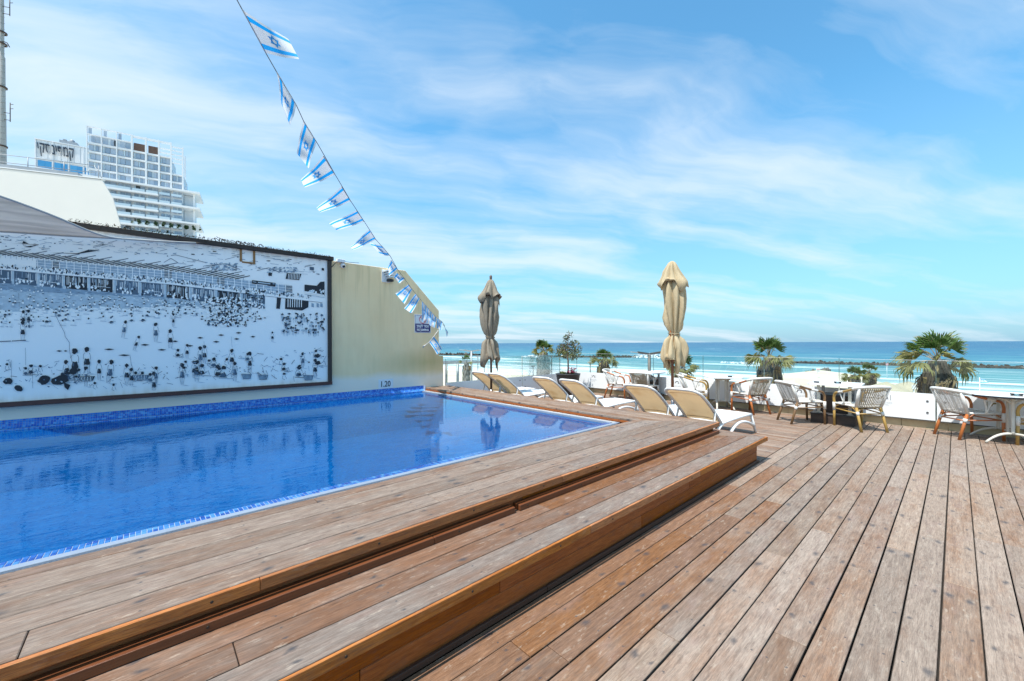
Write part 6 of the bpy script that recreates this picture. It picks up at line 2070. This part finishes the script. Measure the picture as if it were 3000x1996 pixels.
def bistro_table(label, x, y, rz, shape_, z=0.755, size=0.40, z0=0.0, legs='cast', spread=0.13):
    o = root('bistro_table', label, 'table', (x, y, z0), rz, 'white bistro tables')
    h = z - z0
    g_ = MB()
    if shape_ == 'round':
        g_.lathe([(0.0, h - 0.026), (size, h - 0.026), (size, h)], 0, 40, smooth=False); g_.lathe([(size, h), (0.0, h)], 0, 40, smooth=False)
    else:
        c_ = 0.05
        g_.prism([(-size + c_, -size), (size - c_, -size), (size, -size + c_), (size, size - c_), (size - c_, size), (-size + c_, size), (-size, size - c_), (-size, -size + c_)], h - 0.026, h)
    tp = g_.build('table_top', M['table_top'], o)
    g_ = MB()
    if shape_ == 'round':
        g_.lathe([(size + 0.0015, h - 0.028), (size + 0.004, h - 0.014), (size + 0.0015, h - 0.002)], 0, 40)
        g_.build('edge_band', M['blackp'] if legs == 'cast' else M['post'], tp)
    if legs == 'cast':
        for s_ in (-1, 1):
            g_ = MB(); g_.tube([(0, s_ * spread, 0.16), (0, s_ * spread, 0.20), (0, s_ * spread, h - 0.10), (0, s_ * spread, h - 0.03)], [0.03, 0.022, 0.022, 0.034], 0, 10); g_.build('column', M['table_iron'], o)
            for e in (-1, 1):
                g_ = MB(); g_.tube(arc((e * 0.02, s_ * spread, 0.17), (e * 0.17, s_ * (spread + 0.02), 0.17), (e * 0.30, s_ * (spread + 0.06), 0.012), 8), [0.026, 0.026, 0.025, 0.024, 0.023, 0.022, 0.02, 0.02, 0.022], 0, 8, 0.8); g_.build('foot', M['table_iron'], o)
                g_ = MB(); g_.tube(arc((e * 0.015, s_ * spread, h - 0.12), (e * 0.06, s_ * spread, h - 0.05), (e * 0.2, s_ * 0.2, h - 0.03), 5), 0.014, 0, 6); g_.build('bracket', M['table_iron'], o)
        g_ = MB(); g_.box((-0.012, -0.105, 0.20), (0.012, -0.055, h - 0.10)); g_.box((-0.012, 0.055, 0.20), (0.012, 0.105, h - 0.10)); g_.box((-0.013, -0.11, 0.17), (0.013, 0.11, 0.199)); g_.box((-0.013, -0.11, h - 0.099), (0.013, 0.11, h - 0.05)); g_.build('fretwork_panel', M['table_iron'], o, 0.003)
        g_ = MB(); g_.box((-0.16, -0.2, h - 0.034), (0.16, 0.2, h - 0.0265)); g_.build('mounting_plate', M['table_iron'], o)
    else:
        for sx_, sy_ in ((-1, -1), (-1, 1), (1, -1), (1, 1)):
            g_ = MB(); g_.box((sx_ * 0.26 - 0.02, sy_ * 0.24 - 0.025, 0.0), (sx_ * 0.26 + 0.02, sy_ * 0.24 + 0.025, h - 0.0265)); lg = g_.build('leg', M['table_iron'] if sx_ < 0 else M['post_pale'], o, 0.004)
            g_ = MB(); g_.box((sx_ * 0.26 - 0.035, sy_ * 0.24 - 0.045, 0.001), (sx_ * 0.26 + 0.035, sy_ * 0.24 + 0.045, 0.015)); g_.build('foot_plate', M['table_iron'], lg)
    return o


def planter_block(label, x0, y0, x1, y1):
    o = root('wooden_block', label, 'planter block', ((x0 + x1) / 2, (y0 + y1) / 2, 0))
    cx, cy = o.location.x, o.location.y
    g_ = MB(); g_.box((x0 - cx, y0 - cy, 0.0), (x1 - cx, y1 - cy, 0.165)); g_.build('lower_box', M['block'], o, 0.004)
    g_ = MB(); g_.box((x0 - cx - 0.012, y0 - cy - 0.012, 0.167), (x1 - cx, y1 - cy + 0.012, 0.19)); g_.build('lower_lid', M['block_top'], o, 0.004)
    g_ = MB(); g_.box((x0 - cx + 0.24, y0 - cy + 0.12, 0.191), (x1 - cx - 0.03, y1 - cy - 0.12, 0.52)); g_.build('upper_box', M['block'], o, 0.004)
    g_ = MB(); g_.box((x0 - cx + 0.225, y0 - cy + 0.105, 0.522), (x1 - cx - 0.02, y1 - cy - 0.105, 0.545)); g_.build('upper_lid', M['block_top'], o, 0.004)
    return o


M['block'] = simple('dark_stained_plywood', (0.072, 0.047, 0.036), (0.042, 0.029, 0.024), 4, 0.45, 0.2, 50, stretch=(1, 1, 6))
M['block_top'] = simple('charcoal_board', (0.06, 0.055, 0.055), (0.042, 0.04, 0.04), 4, 0.45)
planter_block('dark stepped wooden block under the table right of centre', 9.86, 1.28, 10.57, 1.97)
planter_block('dark stepped wooden block mostly hidden behind the loungers', 9.98, 5.42, 10.57, 6.16)
t3 = bistro_table('white table standing over the dark stepped block', 10.20, 1.62, R(2), 'square', 0.775, 0.41, 0.191, 'legs')
t1 = bistro_table('white table behind the black-railed chair', 10.23, 5.78, R(-2), 'square', 0.785, 0.40, 0.191, 'legs')
t2 = bistro_table('square white table on a fluted cream pedestal, between two armchairs', 10.28, 3.80, R(35), 'square', 0.775, 0.37)
t4 = bistro_table('round white table with a dark rim at the right edge of the photo', 10.12, -0.52, R(104), 'round', 0.755, 0.5, spread=0.25)
m, t = new_mat('thick_bowl_glass')
fr = t.n('Fresnel', {'IOR': 1.5})
t.out(t.n('MixShader', {0: fr, 1: t.n('BsdfTransparent', {'Color': (0.72, 0.76, 0.76)}), 2: t.n('BsdfGlossy', {'Color': (1, 1, 1), 'Roughness': 0.04})}))
M['bowl'] = m
for lab, x, y, z, mt, r_ in (('glass ashtray on the table over the dark block', 10.12, 1.58, 0.775, 'bowl', 0.062), ('glass ashtray on the round table at the right edge', 9.90, -0.62, 0.755, 'bowl', 0.07), ('small black ashtray on the table over the dark block', 10.02, 1.90, 0.775, 'blackp', 0.05), ('small black ashtray on the square table', 10.22, 3.60, 0.775, 'blackp', 0.05), ('small white bowl on the square table', 10.38, 3.80, 0.775, 'table_top', 0.045)):
    o = root('ashtray' if 'ashtray' in lab else 'bowl', lab, 'ashtray' if 'ashtray' in lab else 'bowl', (x, y, z))
    hgt = 0.042 if mt == 'bowl' else 0.022
    g = MB(); g.lathe([(0.0, 0.001), (r_ * 0.85, 0.001), (r_, hgt), (r_ * 0.88, hgt), (r_ * 0.75, 0.01), (0.0, 0.008)], 0, 20); g.build('dish', M[mt], o)
    g = MB(); g.lathe([(r_ * 0.87, hgt + 0.0005), (r_ * 0.94, hgt + 0.005), (r_ * 1.01, hgt + 0.0005)], 0, 20); g.build('rim', M['table_top'] if mt == 'bowl' else M[mt], o)

# ------------------------------------------------------------------ potted tree
pt = root('plant_pot', 'large charcoal tapered pot holding the little tree and pink flowers', 'pot', (9.72, 8.13, 0))
M['pot'] = simple('charcoal_pot', (0.050, 0.052, 0.056), (0.038, 0.04, 0.043), 4, 0.5, 0.1, 50)
g = MB(); g.lathe([(0.0, 0.0), (0.235, 0.0), (0.31, 0.30), (0.375, 0.62), (0.39, 0.64), (0.365, 0.65), (0.345, 0.60), (0.0, 0.585)], 0, 32)
g.build('body', M['pot'], pt)
g = MB(); g.lathe([(0.345, 0.605), (0.2, 0.63), (0.0, 0.635)], 0, 24); g.build('soil', simple('potting_soil', (0.045, 0.032, 0.022), (0.03, 0.02, 0.015), 30, 0.95, 0.6, 60), pt)
tr_ = root('olive_tree', 'small round-crowned tree with a straight trunk in the charcoal pot', 'tree', (9.72, 8.13, 0.62))
M['bark'] = simple('smooth_brown_bark', (0.26, 0.185, 0.13), (0.17, 0.12, 0.085), 8, 0.8, 0.3, 60, stretch=(1, 1, 0.3))
rt = random.Random(2)
g = MB(); g.tube([(0, 0, 0), (0.01, 0.0, 0.3), (-0.005, 0.01, 0.6), (0.0, 0.0, 0.95), (0.01, 0.0, 1.2)], [0.028, 0.024, 0.021, 0.013, 0.006], 0, 8)
limbs = []
for k_ in range(13):
    a = k_ * 2.4 + rt.uniform(-0.3, 0.3); z = 0.42 + 0.05 * k_
    L = 0.44 - 0.022 * k_ + rt.uniform(-0.05, 0.05)
    e = Vector((L * math.cos(a), L * math.sin(a), z + 0.10 + 0.25 * rt.random()))
    limbs.append((Vector((0, 0, z)), e)); g.tube(arc((0, 0, z), (e.x * 0.5, e.y * 0.5, z + 0.05), e, 5), [0.010, 0.008, 0.007, 0.005, 0.004, 0.003], 0, 5)
g.build('trunk', M['bark'], tr_)
M['leaf_a'] = simple('grey_green_leaf', (0.145, 0.175, 0.095), (0.085, 0.11, 0.055), 12, 0.35, transl=0.15, spec=0.6)
M['leaf_b'] = simple('purple_brown_leaf', (0.17, 0.115, 0.085), (0.09, 0.066, 0.05), 12, 0.4, transl=0.12)
M['leaf_c'] = simple('yellow_green_leaf', (0.20, 0.20, 0.055), (0.13, 0.14, 0.035), 12, 0.4, transl=0.2)
g = MB()
cl_ = []
while len(cl_) < 38:
    d_ = Vector((rt.gauss(0, 1), rt.gauss(0, 1), rt.gauss(0, 1))).normalized() * rt.uniform(0.55, 1.0)
    c_ = Vector((d_.x * 0.40, d_.y * 0.40, 0.74 + d_.z * 0.30))
    if d_.z > 0.3 and rt.random() < 0.45: continue
    cl_.append(c_)
cl_ += [Vector((rt.uniform(-0.10, 0.10), rt.uniform(-0.10, 0.10), 1.06 + 0.05 * k_)) for k_ in range(4)]
for c_ in cl_:
    rad = rt.uniform(0.06, 0.115)
    for i in range(30):
        d_ = Vector((rt.gauss(0, 1), rt.gauss(0, 1), rt.gauss(0, 1))).normalized()
        p = c_ + d_ * rad * rt.random() ** 0.4
        ax = (d_ + Vector((rt.uniform(-0.7, 0.7), rt.uniform(-0.7, 0.7), rt.uniform(-0.3, 0.7)))).normalized()
        sd_ = ax.orthogonal().normalized(); sd_.rotate(Matrix.Rotation(rt.uniform(0, 6), 3, ax))
        L = rt.uniform(0.05, 0.085); w_ = L * 0.27
        g.quad(p, p + ax * L * 0.5 + sd_ * w_, p + ax * L, p + ax * L * 0.5 - sd_ * w_, 0 if rt.random() < 0.55 else (2 if p.z < 0.72 or rt.random() < 0.35 else 1))
g.build('crown', [M['leaf_a'], M['leaf_b'], M['leaf_c']], tr_, kind='stuff')
M['succulent'] = simple('pale_green_succulent', (0.20, 0.235, 0.085), (0.115, 0.15, 0.05), 14, 0.5)
sc = root('succulent_plant', 'pale green succulent clump in the left of the charcoal pot', 'plant', (9.65, 8.27, 0.635))
g = MB()
for k_ in range(16):
    c_ = Vector((rt.uniform(-0.10, 0.10), rt.uniform(-0.14, 0.14), 0))
    for i in range(9):
        a = i * 0.7 + k_; el = rt.uniform(0.3, 1.2)
        d_ = Vector((math.cos(a) * math.cos(el), math.sin(a) * math.cos(el), math.sin(el))); sd_ = Vector((-math.sin(a), math.cos(a), 0)) * 0.011
        L = rt.uniform(0.05, 0.10)
        g.quad(c_ - sd_ * 0.4, c_ + d_ * L * 0.6 - sd_, c_ + d_ * L, c_ + d_ * L * 0.6 + sd_)
g.build('leaves', M['succulent'], sc, kind='stuff')
M['pink'] = M.get('pink') or simple('faded_pink_board', (0.62, 0.33, 0.36), rough=0.6)
M['magenta'] = simple('magenta_petal', (0.62, 0.020, 0.17), (0.45, 0.012, 0.12), 12, 0.6, transl=0.25)
fw_ = root('flower_plant', 'bright magenta flowers in the right of the charcoal pot', 'flowers', (9.66, 7.93, 0.63))
g = MB(); g2_ = MB()
for k_ in range(44):
    c_ = Vector((rt.gauss(0, 0.07), rt.gauss(0, 0.075), 0.04 + 0.16 * rt.random()))
    g2_.tube([(c_.x * 0.4, c_.y * 0.4, 0), tuple(c_)], 0.003, 0, 4)
    for i in range(7):
        a = i * 0.9 + k_
        d_ = Vector((math.cos(a), math.sin(a), rt.uniform(0.0, 0.9))).normalized(); sd_ = Vector((-math.sin(a), math.cos(a), 0.2)) * 0.014
        g.quad(c_, c_ + d_ * 0.022 + sd_, c_ + d_ * 0.042, c_ + d_ * 0.022 - sd_)
g.build('petals', M['magenta'], fw_, kind='stuff')
g2_.build('stalks', M['leaf_c'], fw_, kind='stuff')
